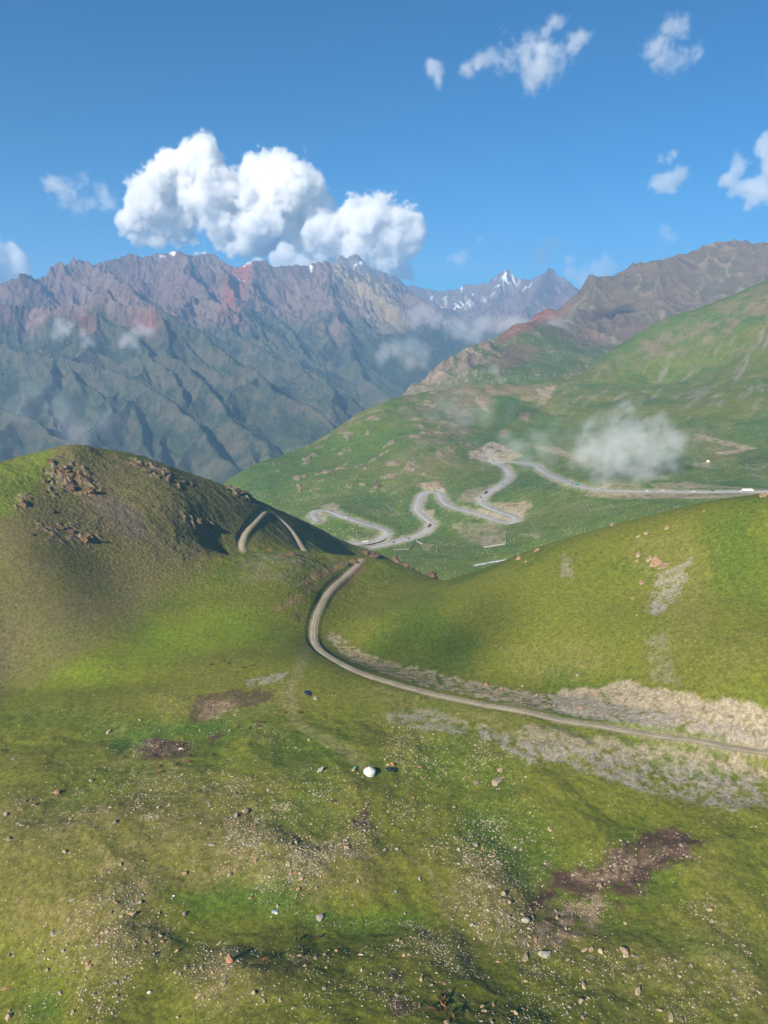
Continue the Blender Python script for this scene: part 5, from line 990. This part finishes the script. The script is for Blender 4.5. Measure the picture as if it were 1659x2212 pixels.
def make_truck(colr, boxc, L=9.5, hb_=2.6):
    r_ = empty('truck', (0,0,0)); bm = bmesh.new(); add_box(bm, (L/2-.2,0,1.75), (2.1,2.4,2.3)); bmesh.ops.bevel(bm, geom=bm.edges[:], offset=.18, segments=2); bm_obj('cab', bm, PAINT[colr], r_)
    mesh_obj('windscreen', [(L/2+.87,-1.0,1.85),(L/2+.87,1.0,1.85),(L/2+.87,.95,2.65),(L/2+.87,-.95,2.65)], [(0,1,2,3)], M_GLASS, r_)
    for s_ in (1, -1): mesh_obj('side_window', [(L/2-.7,s_*1.215,1.9),(L/2+.5,s_*1.215,1.9),(L/2+.4,s_*1.215,2.6),(L/2-.7,s_*1.215,2.6)], [(0,1,2,3)], M_GLASS, r_)
    bm = bmesh.new(); add_box(bm, (-1.35,0,1.0+hb_/2), (L,2.5,hb_)); bmesh.ops.bevel(bm, geom=bm.edges[:], offset=.06, segments=1); bm_obj('cargo_box', bm, PAINT[boxc], r_)
    bm = bmesh.new(); add_box(bm, (-.6,0,.8), (L+1.5,1.0,.3)); bm_obj('chassis', bm, M_TYRE, r_)
    for s_ in (1, -1):
        for x in (L/2-.4, -L/2+.2, -L/2+1.5):
            bm = bmesh.new(); add_cyl(bm, (x, s_*1.08, .5), .5, .3, 'Y', 18); bm_obj('wheel', bm, M_TYRE, r_, True)
        bm = bmesh.new(); add_box(bm, (L/2+.86,s_*.9,1.0), (.1,.3,.2)); bm_obj('headlight', bm, M_LAMP, r_)
    return r_
def on_road(u, v, off=1.9, fwd=1):
    p_ = np.array(MA(u, v)); best = None
    for L in (hwy, hwy2):
        d = np.hypot(L[:, 0]-p_[0], L[:, 1]-p_[1]); i = int(np.argmin(d))
        if best is None or d[i] < best[0]: best = (d[i], L, i)
    _, L, i = best; j = min(max(i, 1), len(L)-2); t_ = L[j+1]-L[j-1]; a_ = math.atan2(t_[1], t_[0]) + (0 if fwd > 0 else math.pi); pit = math.atan2(t_[2], math.hypot(t_[0], t_[1]))*fwd
    n_ = (math.sin(a_), -math.cos(a_)); return (L[i, 0]+n_[0]*off, L[i, 1]+n_[1]*off, L[i, 2]+.09), Euler((0, -pit, a_))
protoc = {}
for (u, v, cc, fwd, lab) in [(1597,1059,'white',1,'white car close beside the white truck'),(1538,1059,'black',-1,'dark car on the straight road left of the white truck'),(1498,1059,'white',1,'white car on the straight road below the mist patch'),(1430,1061,'white',-1,'small white car in the middle of the straight road'),(1414,1059,'blue',1,'blue car on the straight road'),(1400,1060,'white',1,'white car following the blue one'),(1296,1056,'white',-1,'white car where the straight road begins to bend'),(1239,1046,'black',1,'dark car just above the green truck'),(1229,1043,'silver',1,'silver car second above the green truck'),
    (1082,1034,'black',-1,'dark car on the bend below the rock cutting'),(1086,1047,'red',1,'red car coming down to the loop'),(1046,1077,'black',-1,'dark car entering the inner loop of the hairpins'),(921,1062,'white',1,'white car at the top of the middle hairpin'),(940,1062,'black',-1,'dark car at the top of the middle hairpin'),(884,1164,'black',1,'dark car on the lowest road leg'),(862,1167,'white',-1,'white car on the lowest road leg'),(846,1171,'black',1,'dark car at the near end of the lowest road leg'),(826,1150,'silver',1,'silver car in the left hairpin turn'),(750,1119,'white',-1,'white car on the upper leg of the left hairpin'),(718,1105,'black',1,'dark car at the top of the left loop'),(1063,995,'black',1,'dark car just under the rock cutting')]:
    if cc not in protoc: o = protoc[cc] = make_car('car', cc, False)
    else: o = copy_tree(protoc[cc])
    o.location, o.rotation_euler = on_road(u, v, 1.9, fwd); tag(o, lab, 'car', 'cars driving on the valley road')
for (u, v, cc, bx, L, fwd, lab) in [(1610,1059,'white','white',13,1,'long white box truck on the straight valley road'),(1247,1049,'green','green',8.5,1,'green truck where the valley road starts its descent'),(1058,1068,'red','black',7,-1,'red truck with a dark load in the inner loop of the hairpins'),(929,1138,'orange','red',8,-1,'red and orange truck in the lowest turn of the middle hairpin'),(789,1173,'white','white',8,1,'short white truck on the road half hidden by the left hill')]:
    o = make_truck(cc, bx, L, 2.9 if L > 12 else 2.1); o.location, o.rotation_euler = on_road(u, v, 1.9, fwd); tag(o, lab, 'truck', 'trucks on the valley road')
# ================================================================== yurts
m_felt, t, b = new_mat('white_felt'); n = noise_node(t, 2.5, 6, .6, t.nodes.new('ShaderNodeTexCoord').outputs['Object']); r = ramp(t, n.outputs['Fac'], [(.3, (.46,.445,.41)), (.65, (.62,.61,.58))]); t.links.new(r.outputs[0], b.inputs['Base Color']); b.inputs['Roughness'].default_value = .9
m_rope = simple_mat('felt_rope', (.42,.36,.28), .9); m_wood = simple_mat('weathered_wood', (.30,.16,.08), .8)
def make_yurt():
    r_ = empty('yurt', (0,0,0)); N_ = 36
    prof = [(2.68,0),(2.72,.5),(2.75,1.1),(2.72,1.5),(2.60,1.72)]; rp = [(2.74,1.52),(2.66,1.72),(2.35,2.02),(1.8,2.42),(1.15,2.80),(.62,3.02),(.55,3.06)]
    def lathe(nm, pr, mt, wob=0, par=r_):
        vs = []; rr = random.Random(3)
        for (rad, zz) in pr:
            for j in range(N_): a_ = 2*math.pi*j/N_; q = rad*(1+wob*math.sin(j*math.pi*2/6)*.5+wob*rr.uniform(-.4,.4)); vs.append((q*math.cos(a_), q*math.sin(a_), zz))
        fs = [(i*N_+j, i*N_+(j+1) % N_, (i+1)*N_+(j+1) % N_, (i+1)*N_+j) for i in range(len(pr)-1) for j in range(N_)]; return mesh_obj(nm, vs, fs, mt, par, True)
    lathe('wall', prof, m_felt, .006); rf = lathe('roof', rp, m_felt, .012)
    lathe('crown_cover', [(.78,2.98),(.74,3.08),(.45,3.22),(.15,3.30),(0.01,3.31)], m_felt, .02)
    for z_, r0 in ((1.25, 2.79), (.65, 2.765)): lathe('rope_band', [(r0-.04,z_-.04),(r0,z_-.04),(r0,z_+.04),(r0-.04,z_+.04)], m_rope)
    for k in range(6):   # ropes drawn over the roof from the crown
        a_ = k*math.pi/3+.26; vs = []; w2 = .03
        for (rad, zz) in rp:
            for s_ in (-1, 1): vs.append(((rad+.035)*math.cos(a_)-s_*w2*math.sin(a_), (rad+.035)*math.sin(a_)+s_*w2*math.cos(a_), zz+.04))
        mesh_obj('roof_rope', vs, [(2*i, 2*i+1, 2*i+3, 2*i+2) for i in range(len(rp)-1)], m_rope, rf)
    bm = bmesh.new(); add_box(bm, (2.74,0,.78), (.12,.95,1.5)); add_box(bm, (2.80,0,1.56), (.18,1.15,.10)); d = bm_obj('door', bm, m_wood, r_); bm = bmesh.new(); add_box(bm, (2.83,.3,.8), (.06,.06,.14)); bm_obj('handle', bm, M_TRIM, d)
    return r_
x, y, z = NA(798.5, 1671); yt = make_yurt(); yt.location = (x, y, z-.05); yt.rotation_euler.z = R(160); yt.scale = (1.0,)*3; tag(yt, 'white felt yurt standing in the middle of the stony meadow', 'yurt', 'white yurts')
yt2 = copy_tree(yt); x, y, z = MA(1529.5, 998); yt2.location = (x, y, z-.1); yt2.scale = (1.15,)*3; tag(yt2, 'tiny white yurt far off on the valley slope beside the mist', 'yurt', 'white yurts')
# things by the yurt
def heap(name, u, v, s_, h, mt, lab, cat, seed, grp=None, S=near):
    bm = rock_verts(seed, 3, h, 5, .7); me = bpy.data.meshes.new(name)
    for vv in bm.verts: vv.co += Vector((0,0,.25*h))*(1 if vv.co.z > 0 else 0); vv.co.x += .12*math.sin(vv.co.y*5); vv.co.z += .06*math.sin(vv.co.x*7)
    bm.to_mesh(me); bm.free(); me.materials.append(mt); me.polygons.foreach_set('use_smooth', [True]*len(me.polygons)); o = bpy.data.objects.new(name, me); col.objects.link(o); x, y, z = S.at(u, v); o.location = (x, y, z+s_*h*.2); o.scale = (s_/2,)*3; tag(o, lab, cat, grp); return o
m_teal = simple_mat('teal_tarp', (.07,.26,.18), .6); m_redc = simple_mat('red_cloth', (.25,.06,.04), .8); m_plas = simple_mat('white_plastic', (.72,.74,.76), .4); m_bluep = simple_mat('blue_plastic', (.20,.28,.34), .5)
heap('tarp_bundle', 767, 1660, 1.7, .7, m_teal, 'teal green tarp heaped on the grass left of the yurt', 'tarp', 31)
heap('saddle_bag', 782, 1660, .9, .8, m_redc, 'small dark red bag on the grass beside the yurt wall', 'bag', 32)
heap('plastic_sheet', 593, 1970, 2.0, .35, m_bluep, 'crumpled blue plastic sheet at the edge of the lush strip', 'plastic sheet', 33)
heap('plastic_bag', 597, 1973, 1.0, .4, m_plas, 'white plastic bag lying on the crumpled blue sheet edge', 'plastic bag', 34, 'white plastic bags blown into the meadow')
heap('plastic_bag', 375, 1936, .9, .5, m_plas, 'white plastic bag alone in the green hollow by the dark mound', 'plastic bag', 35, 'white plastic bags blown into the meadow')
heap('plastic_bag', 322, 2144, 1.1, .4, m_plas, 'white plastic bag on the lower left slope', 'plastic bag', 36, 'white plastic bags blown into the meadow')
heap('plastic_sheet', 855, 1926, 1.3, .35, m_bluep, 'small dark blue plastic scrap in the grass near the faint path', 'plastic sheet', 37)
# ================================================================== snow fences, poles, walls in the valley
m_steel = simple_mat('galvanised_steel', (.24,.24,.24), .6, .3); m_conc = simple_mat('old_concrete', (.30,.29,.27), .9)
def snow_fence(a_, b_, lab, n=6, h=2.6):
    p0, p1 = Vector(MA(*a_)), Vector(MA(*b_)); r_ = empty('snow_fence', p0); tag(r_, lab, 'fence', 'snow fences on the valley slopes'); dr = p1-p0; L_ = math.hypot(dr.x, dr.y); nx2 = Vector((-dr.y, dr.x, 0))/L_
    pts = []
    for k in range(n+1): q = p0.lerp(p1, k/n); z_ = float(mid.samp(q.x, q.y)); pts.append(Vector((q.x-p0.x, q.y-p0.y, z_-p0.z)))
    for q in pts:
        bm = bmesh.new(); add_box(bm, q+Vector((0,0,h/2)), (.22,.22,h)); M3 = Matrix.Translation(q+nx2*.9+Vector((0,0,h*.42))) @ Matrix.Rotation(.7, 4, Vector((dr.x,dr.y,0)).normalized()); r0 = bmesh.ops.create_cube(bm, size=1); bmesh.ops.transform(bm, matrix=M3 @ Matrix.Diagonal((.15,.15,h*1.05,1)), verts=r0['verts']); bm_obj('post', bm, m_steel, r_)
    vs = []; fs = []
    for i in range(n):
        for k in range(7):
            z0_ = .35+k*(h-.4)/7; b0 = len(vs); A_, B_ = pts[i], pts[i+1]
            for q in (A_, B_):
                for (o_, zz) in ((-.14,z0_),(-.14,z0_+.2),(-.20,z0_+.2),(-.20,z0_)): vs.append(q+nx2*o_+Vector((0,0,zz)))
            fs += [(b0+j, b0+(j+1) % 4, b0+4+(j+1) % 4, b0+4+j) for j in range(4)]
    mesh_obj('slats', vs, fs, m_steel, r_)
for q in [((1503,1001),(1535,1013),'snow fence nearest the far yurt'),((1611,1010),(1643,1019),'upper snow fence at the right, above another one'),((1624,1026),(1648,1033),'lower snow fence at the right edge'),((832,1090),(848,1106),'left one of two snow fences below the middle hairpin'),((846,1100),(864,1116),'right one of two snow fences below the middle hairpin'),((1145,1129),(1161,1150),'steep snow fence alone on the green slope below the road bend'),((849,1189),(884,1188),'snow fence at the foot of the lowest road leg'),((884,1188),(895,1176),'short snow fence climbing to the lowest road leg'),((1254,1004),(1255,1018),'small dark snow fence under the mist')]: snow_fence(*q)
def wall(a_, b_, lab):
    p0, p1 = Vector(MA(*a_)), Vector(MA(*b_)); vs = []; n = 8; L_ = math.hypot(p1.x-p0.x, p1.y-p0.y); nn = Vector((-(p1.y-p0.y), p1.x-p0.x, 0))/L_*.4
    for k in range(n+1):
        q = p0.lerp(p1, k/n); z_ = float(mid.samp(q.x, q.y)); 
        for s_, zz in ((-1,-1),(1,-1),(1,1.8),(-1,1.8)): vs.append((q.x+nn.x*s_-p0.x, q.y+nn.y*s_-p0.y, z_+zz-p0.z))
    fs = [(i*4+j, i*4+(j+1) % 4, i*4+4+(j+1) % 4, i*4+4+j) for i in range(n) for j in range(4)]+[(0,1,2,3),(n*4+3,n*4+2,n*4+1,n*4)]
    o = mesh_obj('stone_wall', vs, fs, m_conc); o.location = p0; tag(o, lab, 'wall', 'low walls in the valley')
wall((1091,1152),(1092,1173), 'short low wall running up the slope by the bare yard'); wall((1045,1183),(1091,1176), 'low wall closing the lower side of the bare yard'); wall((600+300,1170),(913,1176), 'tiny low wall beside the lowest road leg')
def pole(u, v, lab, h=11):
    x, y, z = MA(u, v); r_ = empty('utility_pole', (x, y, z)); tag(r_, lab, 'utility pole', 'utility poles in the valley'); bm = bmesh.new(); add_cyl(bm, (0,0,h/2-.3), .22, h+.6, n=10, r2=.14); bm_obj('pole', bm, m_wood if False else m_conc, r_)
    bm = bmesh.new(); add_box(bm, (0,0,h-.9), (2.4,.16,.16)); bm_obj('crossarm', bm, m_steel, r_)
    for s_ in (-1, 0, 1): bm = bmesh.new(); add_cyl(bm, (s_*1.05,0,h-.68), .08, .28, n=8); bm_obj('insulator', bm, m_felt, r_)
for q in [(1060,1174,'utility pole in front of the bare yard'),(943,1194,'utility pole below the middle hairpin'),(1262,1158,'utility pole on the green slope near the grassy hill'),(1284,1012,'utility pole right of the small dark fence under the mist')]: pole(*q)
print('things', time.time()-T0)
# ================================================================== CLOUDS: volumes of droplets, each its own object
def cloud_mat(name, dens, aniso=.25, colr=(1,1,1)):
    m = bpy.data.materials.new(name); m.use_nodes = True; t = m.node_tree; t.nodes.clear()
    o = t.nodes.new('ShaderNodeOutputMaterial'); v = t.nodes.new('ShaderNodeVolumePrincipled')
    v.inputs['Color'].default_value = (*colr, 1); v.inputs['Anisotropy'].default_value = aniso; v.inputs['Density'].default_value = dens
    v.inputs['Density Attribute'].default_value = 'density'
    t.links.new(v.outputs[0], o.inputs['Volume']); return m
def cloud(name, label, puffs, mat, vox, nscale, warp, erode, soft, seed=0, cat='cloud', group=None, detail=6, flat=1.0):
    """puffs: (x, y, z, r) in metres; a fog volume is filled where the puffs are, its edges torn by noise"""
    cen = np.mean([p_[:3] for p_ in puffs], 0)
    lo = np.min([[p_[k]-p_[3]*(1.0+erode+.15) - warp for k in range(3)] for p_ in puffs], 0); hi_ = np.max([[p_[k]+p_[3]*(1.0+erode+.15) + warp for k in range(3)] for p_ in puffs], 0)
    me = bpy.data.volumes.new(name); me.materials.append(mat)
    ob = bpy.data.objects.new(name, me); col.objects.link(ob); ob.location = cen
    tag(ob, label, cat, group)
    ng = bpy.data.node_groups.new(name, 'GeometryNodeTree'); ng.interface.new_socket('Geometry', in_out='INPUT', socket_type='NodeSocketGeometry'); ng.interface.new_socket('Geometry', in_out='OUTPUT', socket_type='NodeSocketGeometry')
    N = ng.nodes; Lk = ng.links
    def M(op, a, b=None, c=None):
        n = N.new('ShaderNodeMath'); n.operation = op
        for i_, v in enumerate((a, b, c)):
            if v is None: continue
            if isinstance(v, (int, float)): n.inputs[i_].default_value = v
            else: Lk.new(v, n.inputs[i_])
        return n.outputs[0]
    def VM(op, a, b=None, out=0):
        n = N.new('ShaderNodeVectorMath'); n.operation = op
        for i_, v in enumerate((a, b)):
            if v is None: continue
            if isinstance(v, (tuple, list)): n.inputs[i_].default_value = v
            elif isinstance(v, (int, float)): n.inputs['Scale'].default_value = v
            else: Lk.new(v, n.inputs[i_])
        return n.outputs[out]
    pos = N.new('GeometryNodeInputPosition').outputs[0]
    off = VM('ADD', pos, (seed*913.7, seed*311.1, seed*57.3))
    nz = N.new('ShaderNodeTexNoise'); nz.inputs['Scale'].default_value = 1/nscale; nz.inputs['Detail'].default_value = 3; Lk.new(off, nz.inputs['Vector'])
    wv = VM('SCALE', VM('SUBTRACT', nz.outputs['Color'], (.5, .5, .5)), warp*2.2); p2 = VM('ADD', pos, wv)
    best = None
    for (x, y, z, r) in puffs:
        d = VM('DISTANCE', p2, (x-cen[0], y-cen[1], z-cen[2]), out=1)
        f = M('MULTIPLY_ADD', d, -1.0/r, 1.0)
        best = f if best is None else M('SMOOTH_MAX', best, f, .12)
    fn = N.new('ShaderNodeTexNoise'); fn.inputs['Scale'].default_value = 2.2/nscale; fn.inputs['Detail'].default_value = detail; fn.inputs['Roughness'].default_value = .62; Lk.new(off, fn.inputs['Vector'])
    e = M('MULTIPLY_ADD', M('SUBTRACT', fn.outputs['Fac'], .5), erode*3.2, best)
    f2 = N.new('ShaderNodeTexNoise'); f2.inputs['Scale'].default_value = 5.5/nscale; f2.inputs['Detail'].default_value = 3; Lk.new(off, f2.inputs['Vector'])
    e = M('MULTIPLY_ADD', M('ABSOLUTE', M('SUBTRACT', f2.outputs['Fac'], .5)), -erode*2.2, e); e = M('ADD', e, erode*.22)
    mr = N.new('ShaderNodeMapRange'); mr.interpolation_type = 'SMOOTHSTEP'; mr.inputs['From Min'].default_value = 0.02; mr.inputs['From Max'].default_value = soft
    Lk.new(e, mr.inputs['Value'])
    vc = N.new('GeometryNodeVolumeCube'); Lk.new(mr.outputs[0], vc.inputs['Density'])
    vc.inputs['Min'].default_value = tuple(lo-cen); vc.inputs['Max'].default_value = tuple(hi_-cen)
    for k, ax_ in enumerate('XYZ'): vc.inputs['Resolution '+ax_].default_value = max(8, int((hi_[k]-lo[k])/vox))
    sm = N.new('GeometryNodeSetMaterial'); sm.inputs['Material'].default_value = mat; Lk.new(vc.outputs[0], sm.inputs['Geometry'])
    go = N.new('NodeGroupOutput'); N.new('NodeGroupInput'); Lk.new(sm.outputs[0], go.inputs[0])
    md = ob.modifiers.new('cloud', 'NODES'); md.node_group = ng
    return ob
def puffs_px(lst, Y, jy=.5, seed=0):
    rr = random.Random(seed); out = []
    for (u, v, ru) in lst:
        yy = Y*(1) + rr.uniform(-jy, jy)*ru*Y/F; x, y, z = P(u, v, yy); out.append((x, y, z, ru*Y/F))
    return out
m_cum = cloud_mat('cumulus', .014, .0)
YC = 15500
CG = 'small broken clouds in the upper sky'
cloud('cloud', 'big white cumulus cloud heaped behind the peaks of the left mountain range', puffs_px([
 (432,352,40),(408,380,36),(372,368,34),(338,398,30),(318,430,42),(284,478,30),(345,450,56),(400,440,60),(460,415,50),(500,400,36),(545,378,28),(520,440,52),(600,372,40),(650,392,40),(600,430,60),(660,435,44),(560,480,56),(620,490,56),(670,490,40),(470,468,40),(540,520,40),(620,530,34),(590,500,50),(500,500,30)
 ,(765,460,36),(740,495,40),(800,470,42),(850,465,36),(885,490,32),(800,520,50),(850,530,46),(700,520,40),(760,545,40),(730,560,30),(820,575,34),(895,515,22),(665,560,30),(860,570,26)], YC, 1.0, 1), m_cum, 28, 900, 300, .85, .3, seed=3, detail=8)
cloud('cloud', 'small bright cloud rising just behind the ridge below the big cumulus', puffs_px([(625,552,28),(648,568,22),(600,566,20),(555,572,14),(440,555,10),(425,553,8)], YC-1500, .6, 2), m_cum, 34, 600, 140, .5, .2, seed=5)
cloud('cloud', 'low scrap of cloud hanging under the left end of the big cumulus', puffs_px([(310,512,20),(338,518,18),(290,505,14)], YC, .6, 2), m_cum, 34, 600, 160, .7, .4, seed=6)
cloud('cloud', 'white cloud bank cut by the left edge above the mountains', puffs_px([(-40,560,50),(10,565,34),(45,572,26),(20,590,30),(-20,600,40)], YC, .6, 3), m_cum, 40, 800, 200, .5, .25, seed=7)
m_th = cloud_mat('thin_cloud', .0062, .0)
def small(lab, pf, Yd, seed, er=1.15, soft=.9, mt=None, ns=340, wp=150): cloud('cloud', lab, puffs_px(pf, Yd, .5, seed), mt or m_th, 13, ns, wp, er, soft, seed=seed, group=CG, detail=8)
small('torn wispy cloud left of the big cumulus', [(125,400,24),(150,415,30),(165,440,22),(195,438,18),(225,430,26),(240,438,18)], 7500, 11)
small('narrow ragged cloud, leftmost of the clouds high in the sky', [(937,140,18),(940,160,18),(945,180,14),(930,150,10)], 6500, 12)
small('largest cloud high in the sky, bright with feathered arms', [(1150,140,40),(1130,120,34),(1100,100,26),(1180,130,34),(1210,120,24),(1245,95,20),(1262,82,14),(1075,130,26),(1045,140,22),(1010,155,20),(1200,55,20),(1180,72,16),(1150,158,26),(1103,80,14)], 6500, 13)
small('small cloud at the top right, upper of two', [(1455,55,16),(1475,58,16)], 6500, 14)
small('puffy cloud at the top right, lower of two', [(1405,105,22),(1425,115,26),(1432,135,20),(1455,132,14),(1475,128,16),(1495,122,16),(1510,124,8)], 6500, 15)
small('small wisp above the round cloud at the right', [(1425,352,14),(1440,345,14),(1455,336,10),(1412,358,8)], 7500, 16)
small('round cloud at the right below a small wisp', [(1450,385,24),(1430,400,20),(1470,380,20),(1450,405,18)], 7500, 17, .7, .5)
small('bright cloud second from the right edge', [(1590,360,18),(1580,385,22),(1606,392,22),(1592,403,16),(1558,388,14),(1598,346,12)], 7500, 18, .6, .4)
small('bright cloud cut by the right edge, upper one', [(1655,312,20),(1672,325,26),(1640,325,14),(1665,345,22)], 7500, 19, .6, .4)
small('bright cloud cut by the right edge, lower one', [(1645,415,22),(1670,405,26),(1628,432,16)], 7500, 20, .6, .4)
m_fn = cloud_mat('faint_cloud', .0022, .0); m_dk = cloud_mat('painted_shade_wisp', .0035, .0, (.35,.42,.55))  # the dark wisp is cloud in shade, its shade put into the colour
small('faint little cloud over the right mountain', [(1435,505,18),(1450,515,20)], 9000, 21, .8, .8, m_fn)
small('faint cloud between the cumulus and the snowy peaks', [(990,560,22),(975,555,16),(1040,505,10),(1028,500,8)], 13000, 22, .8, .8, m_fn, 600, 200)
small('shaded wisp of cloud, painted dark grey, above the double snowy peak', [(1170,535,22),(1195,522,18),(1165,555,16),(1205,532,12)], 9000, 23, 1.0, .9, m_dk, 300, 140)
small('pale cloud spilling behind the shoulder of the brown mountain', [(1230,590,18),(1260,600,26),(1290,590,26),(1250,625,22),(1320,570,16),(1225,560,16)], 11500, 24, .6, .7, m_fn, 700, 200)
# mist hanging in the valley
m_mist = cloud_mat('mist', .024, .0); m_mist2 = cloud_mat('thin_mist', .011, .0); m_mist3 = cloud_mat('faint_mist', .0060, .0)
def mist(lab, pf, Yd, seed, mt, vox, ns, wp, er=.6, soft=.9): cloud('mist', lab, puffs_px(pf, Yd, .4, seed), mt, vox, ns, wp, er, soft, seed=seed, cat='mist', group='patches of mist in the valley', detail=6)
mist('thickest white mist patch, floating over the green valley slope', [(1340,885,22),(1365,890,24),(1420,915,34),(1440,1000,40),(1380,1015,46),(1310,1020,40),(1352,900,30),(1375,905,26),(1335,925,40),(1385,935,46),(1420,940,40),(1345,965,52),(1300,975,52),(1395,980,54),(1448,960,32),(1270,985,40),(1290,930,26),(1340,1005,44),(1410,1010,40),(1455,990,28)], 1080, 31, m_mist, 2.6, 75, 32, 1.0, 1.3)
mist('broad faint veil round the thickest mist patch', [(1340,960,80),(1400,990,80),(1270,990,60),(1450,960,50),(1350,1030,60)], 1150, 49, m_mist3, 6, 90, 40, .9, 1.6)
mist('thin veil of mist just left of the thickest patch', [(1290,900,22),(1300,960,40),(1250,970,40),(1330,1010,40)], 1150, 32, m_mist2, 4, 50, 20, .6, 1.2)
mist('pale mist over the rock cutting above the hairpins', [(1150,940,24),(1170,965,34),(1120,970,38),(1090,950,24),(1180,985,30),(1060,985,30),(1140,1000,30)], 1330, 33, m_mist2, 5, 60, 22, .6, 1.1)
mist('faint mist lying on the brown slope left of the cutting', [(960,880,40),(1000,900,46),(930,920,40),(1040,900,36),(980,940,40)], 1600, 34, m_mist3, 8, 80, 30, .6, 1.2)
mist('faint mist rising over the middle of the green ridge', [(1100,890,30),(1090,910,34),(870,900,26)], 1650, 35, m_mist3, 8, 80, 30, .6, 1.2)
mist('small mist puff in front of the rocky spur', [(1070,790,12),(1073,803,14),(1080,818,10),(1060,800,9)], 2150, 36, m_mist2, 5, 60, 18, .6, .7)
mist('long mist bank across the foot of the rocky spur', [(1050,700,26),(1080,705,30),(1110,708,28),(1140,712,26),(1170,712,24),(1195,705,22),(1215,700,22),(1225,710,16),(1150,730,24),(1180,735,20)], 2900, 37, m_mist2, 12, 130, 45, .7, .8)
mist('mist bank in the gorge below the snowy ridge', [(900,690,24),(930,680,24),(950,690,22),(975,700,20),(1000,710,26),(1030,720,26),(880,680,14)], 4300, 38, m_mist3, 18, 180, 70, .7, .7)
mist('thin mist on the lower wall of the gorge', [(830,765,24),(860,755,24),(890,750,26),(910,765,22),(880,775,22)], 3800, 39, m_mist3, 16, 160, 60, .7, .8)
mist('little mist puff, leftmost on the mountain flank', [(128,705,18),(140,712,16),(120,722,14),(150,700,10)], 3900, 41, m_mist2, 14, 140, 50, .8, .8)
mist('faint mist puff between two others on the mountain flank', [(185,728,14),(195,738,14),(178,740,12)], 3850, 42, m_mist3, 12, 120, 50, .7, .6)
mist('mist puff, rightmost on the mountain flank', [(275,735,16),(295,725,16),(310,712,18),(325,715,16),(290,745,16),(265,745,12)], 3800, 43, m_mist2, 14, 140, 50, .8, .8)
mist('large faint veil of mist on the lowest left slope', [(80,790,30),(100,830,40),(130,880,50),(160,930,50),(60,900,40),(210,900,40)], 2700, 44, m_mist3, 24, 260, 80, .7, 1.4)
mist('little white puff high on the right mountain', [(1600,628,10),(1608,638,8),(1592,635,6)], 3000, 45, m_mist2, 7, 80, 24, .7, .6)
mist('mist at the right edge above the straight road', [(1650,910,22),(1672,925,34),(1640,935,14)], 1350, 46, m_mist2, 5, 60, 20, .6, .8)
mist('veil of mist hanging over the middle of the valley slope', [(1200,920,30),(1230,950,34),(1170,935,26),(1260,915,24)], 1400, 47, m_mist3, 7, 80, 34, .7, 1.3)
mist('faint mist above the top of the brown bowl', [(1060,880,24),(1000,870,26),(1120,880,20)], 1780, 48, m_mist3, 8, 80, 34, .7, 1.2)
# clouds overhead, out of the picture, whose shadows lie on the slopes
def shade(u, v, S, ymin, h, rx, lab, seed, dens_m):
    x, y, z = S.at(u, v, ymin); k = h/SUNV.z; c = (x+SUNV.x*k, y+SUNV.y*k, z+h); cloud('cloud', lab, [(c[0]-rx*.5,c[1],c[2],rx*.7),(c[0]+rx*.5,c[1]+rx*.2,c[2],rx*.8),(c[0],c[1]-rx*.3,c[2],rx*.6)], dens_m, rx/14, rx*1.2, rx*.35, .5, .9, seed=seed, group='clouds drifting overhead')
m_sh = cloud_mat('overhead_cloud', .012, .3)
shade(950, 1390, near, 0, 900, 52, 'small cloud overhead whose shadow darkens the grassy right hill', 51, m_sh)
shade(1322, 682, far, 2600, 1500, 110, 'cloud overhead whose shadow falls on the brown mountain', 52, m_sh)
shade(1115, 890, mid, 1400, 1500, 60, 'cloud overhead whose shadow falls on the bowl across the valley', 53, m_sh)
shade(1662, 990, mid, 900, 1500, 50, 'cloud overhead whose shadow falls at the right end of the valley', 54, m_sh)
# ================================================================== the air
hb = bpy.data.meshes.new('haze'); x0, x1, y0, y1, z0_, z1 = -10500, 10500, -600, 13900, -1000, 1420
hb.from_pydata([(x0,y0,z0_),(x1,y0,z0_),(x1,y1,z0_),(x0,y1,z0_),(x0,y0,z1),(x1,y0,z1),(x1,y1,z1),(x0,y1,z1)], [], [(0,3,2,1),(4,5,6,7),(0,1,5,4),(1,2,6,5),(2,3,7,6),(3,0,4,7)])
ho = bpy.data.objects.new('haze', hb); col.objects.link(ho); tag(ho, kind='stuff')
hm_ = bpy.data.materials.new('haze'); hm_.use_nodes = True; t = hm_.node_tree; t.nodes.clear()
pv = t.nodes.new('ShaderNodeVolumePrincipled'); oo = t.nodes.new('ShaderNodeOutputMaterial'); t.links.new(pv.outputs[0], oo.inputs['Volume'])
pv.inputs['Color'].default_value = (.34, .62, 1.0, 1); pv.inputs['Density'].default_value = 0.95e-4; pv.inputs['Anisotropy'].default_value = 0.0
hb.materials.append(hm_)
print('done', time.time()-T0)
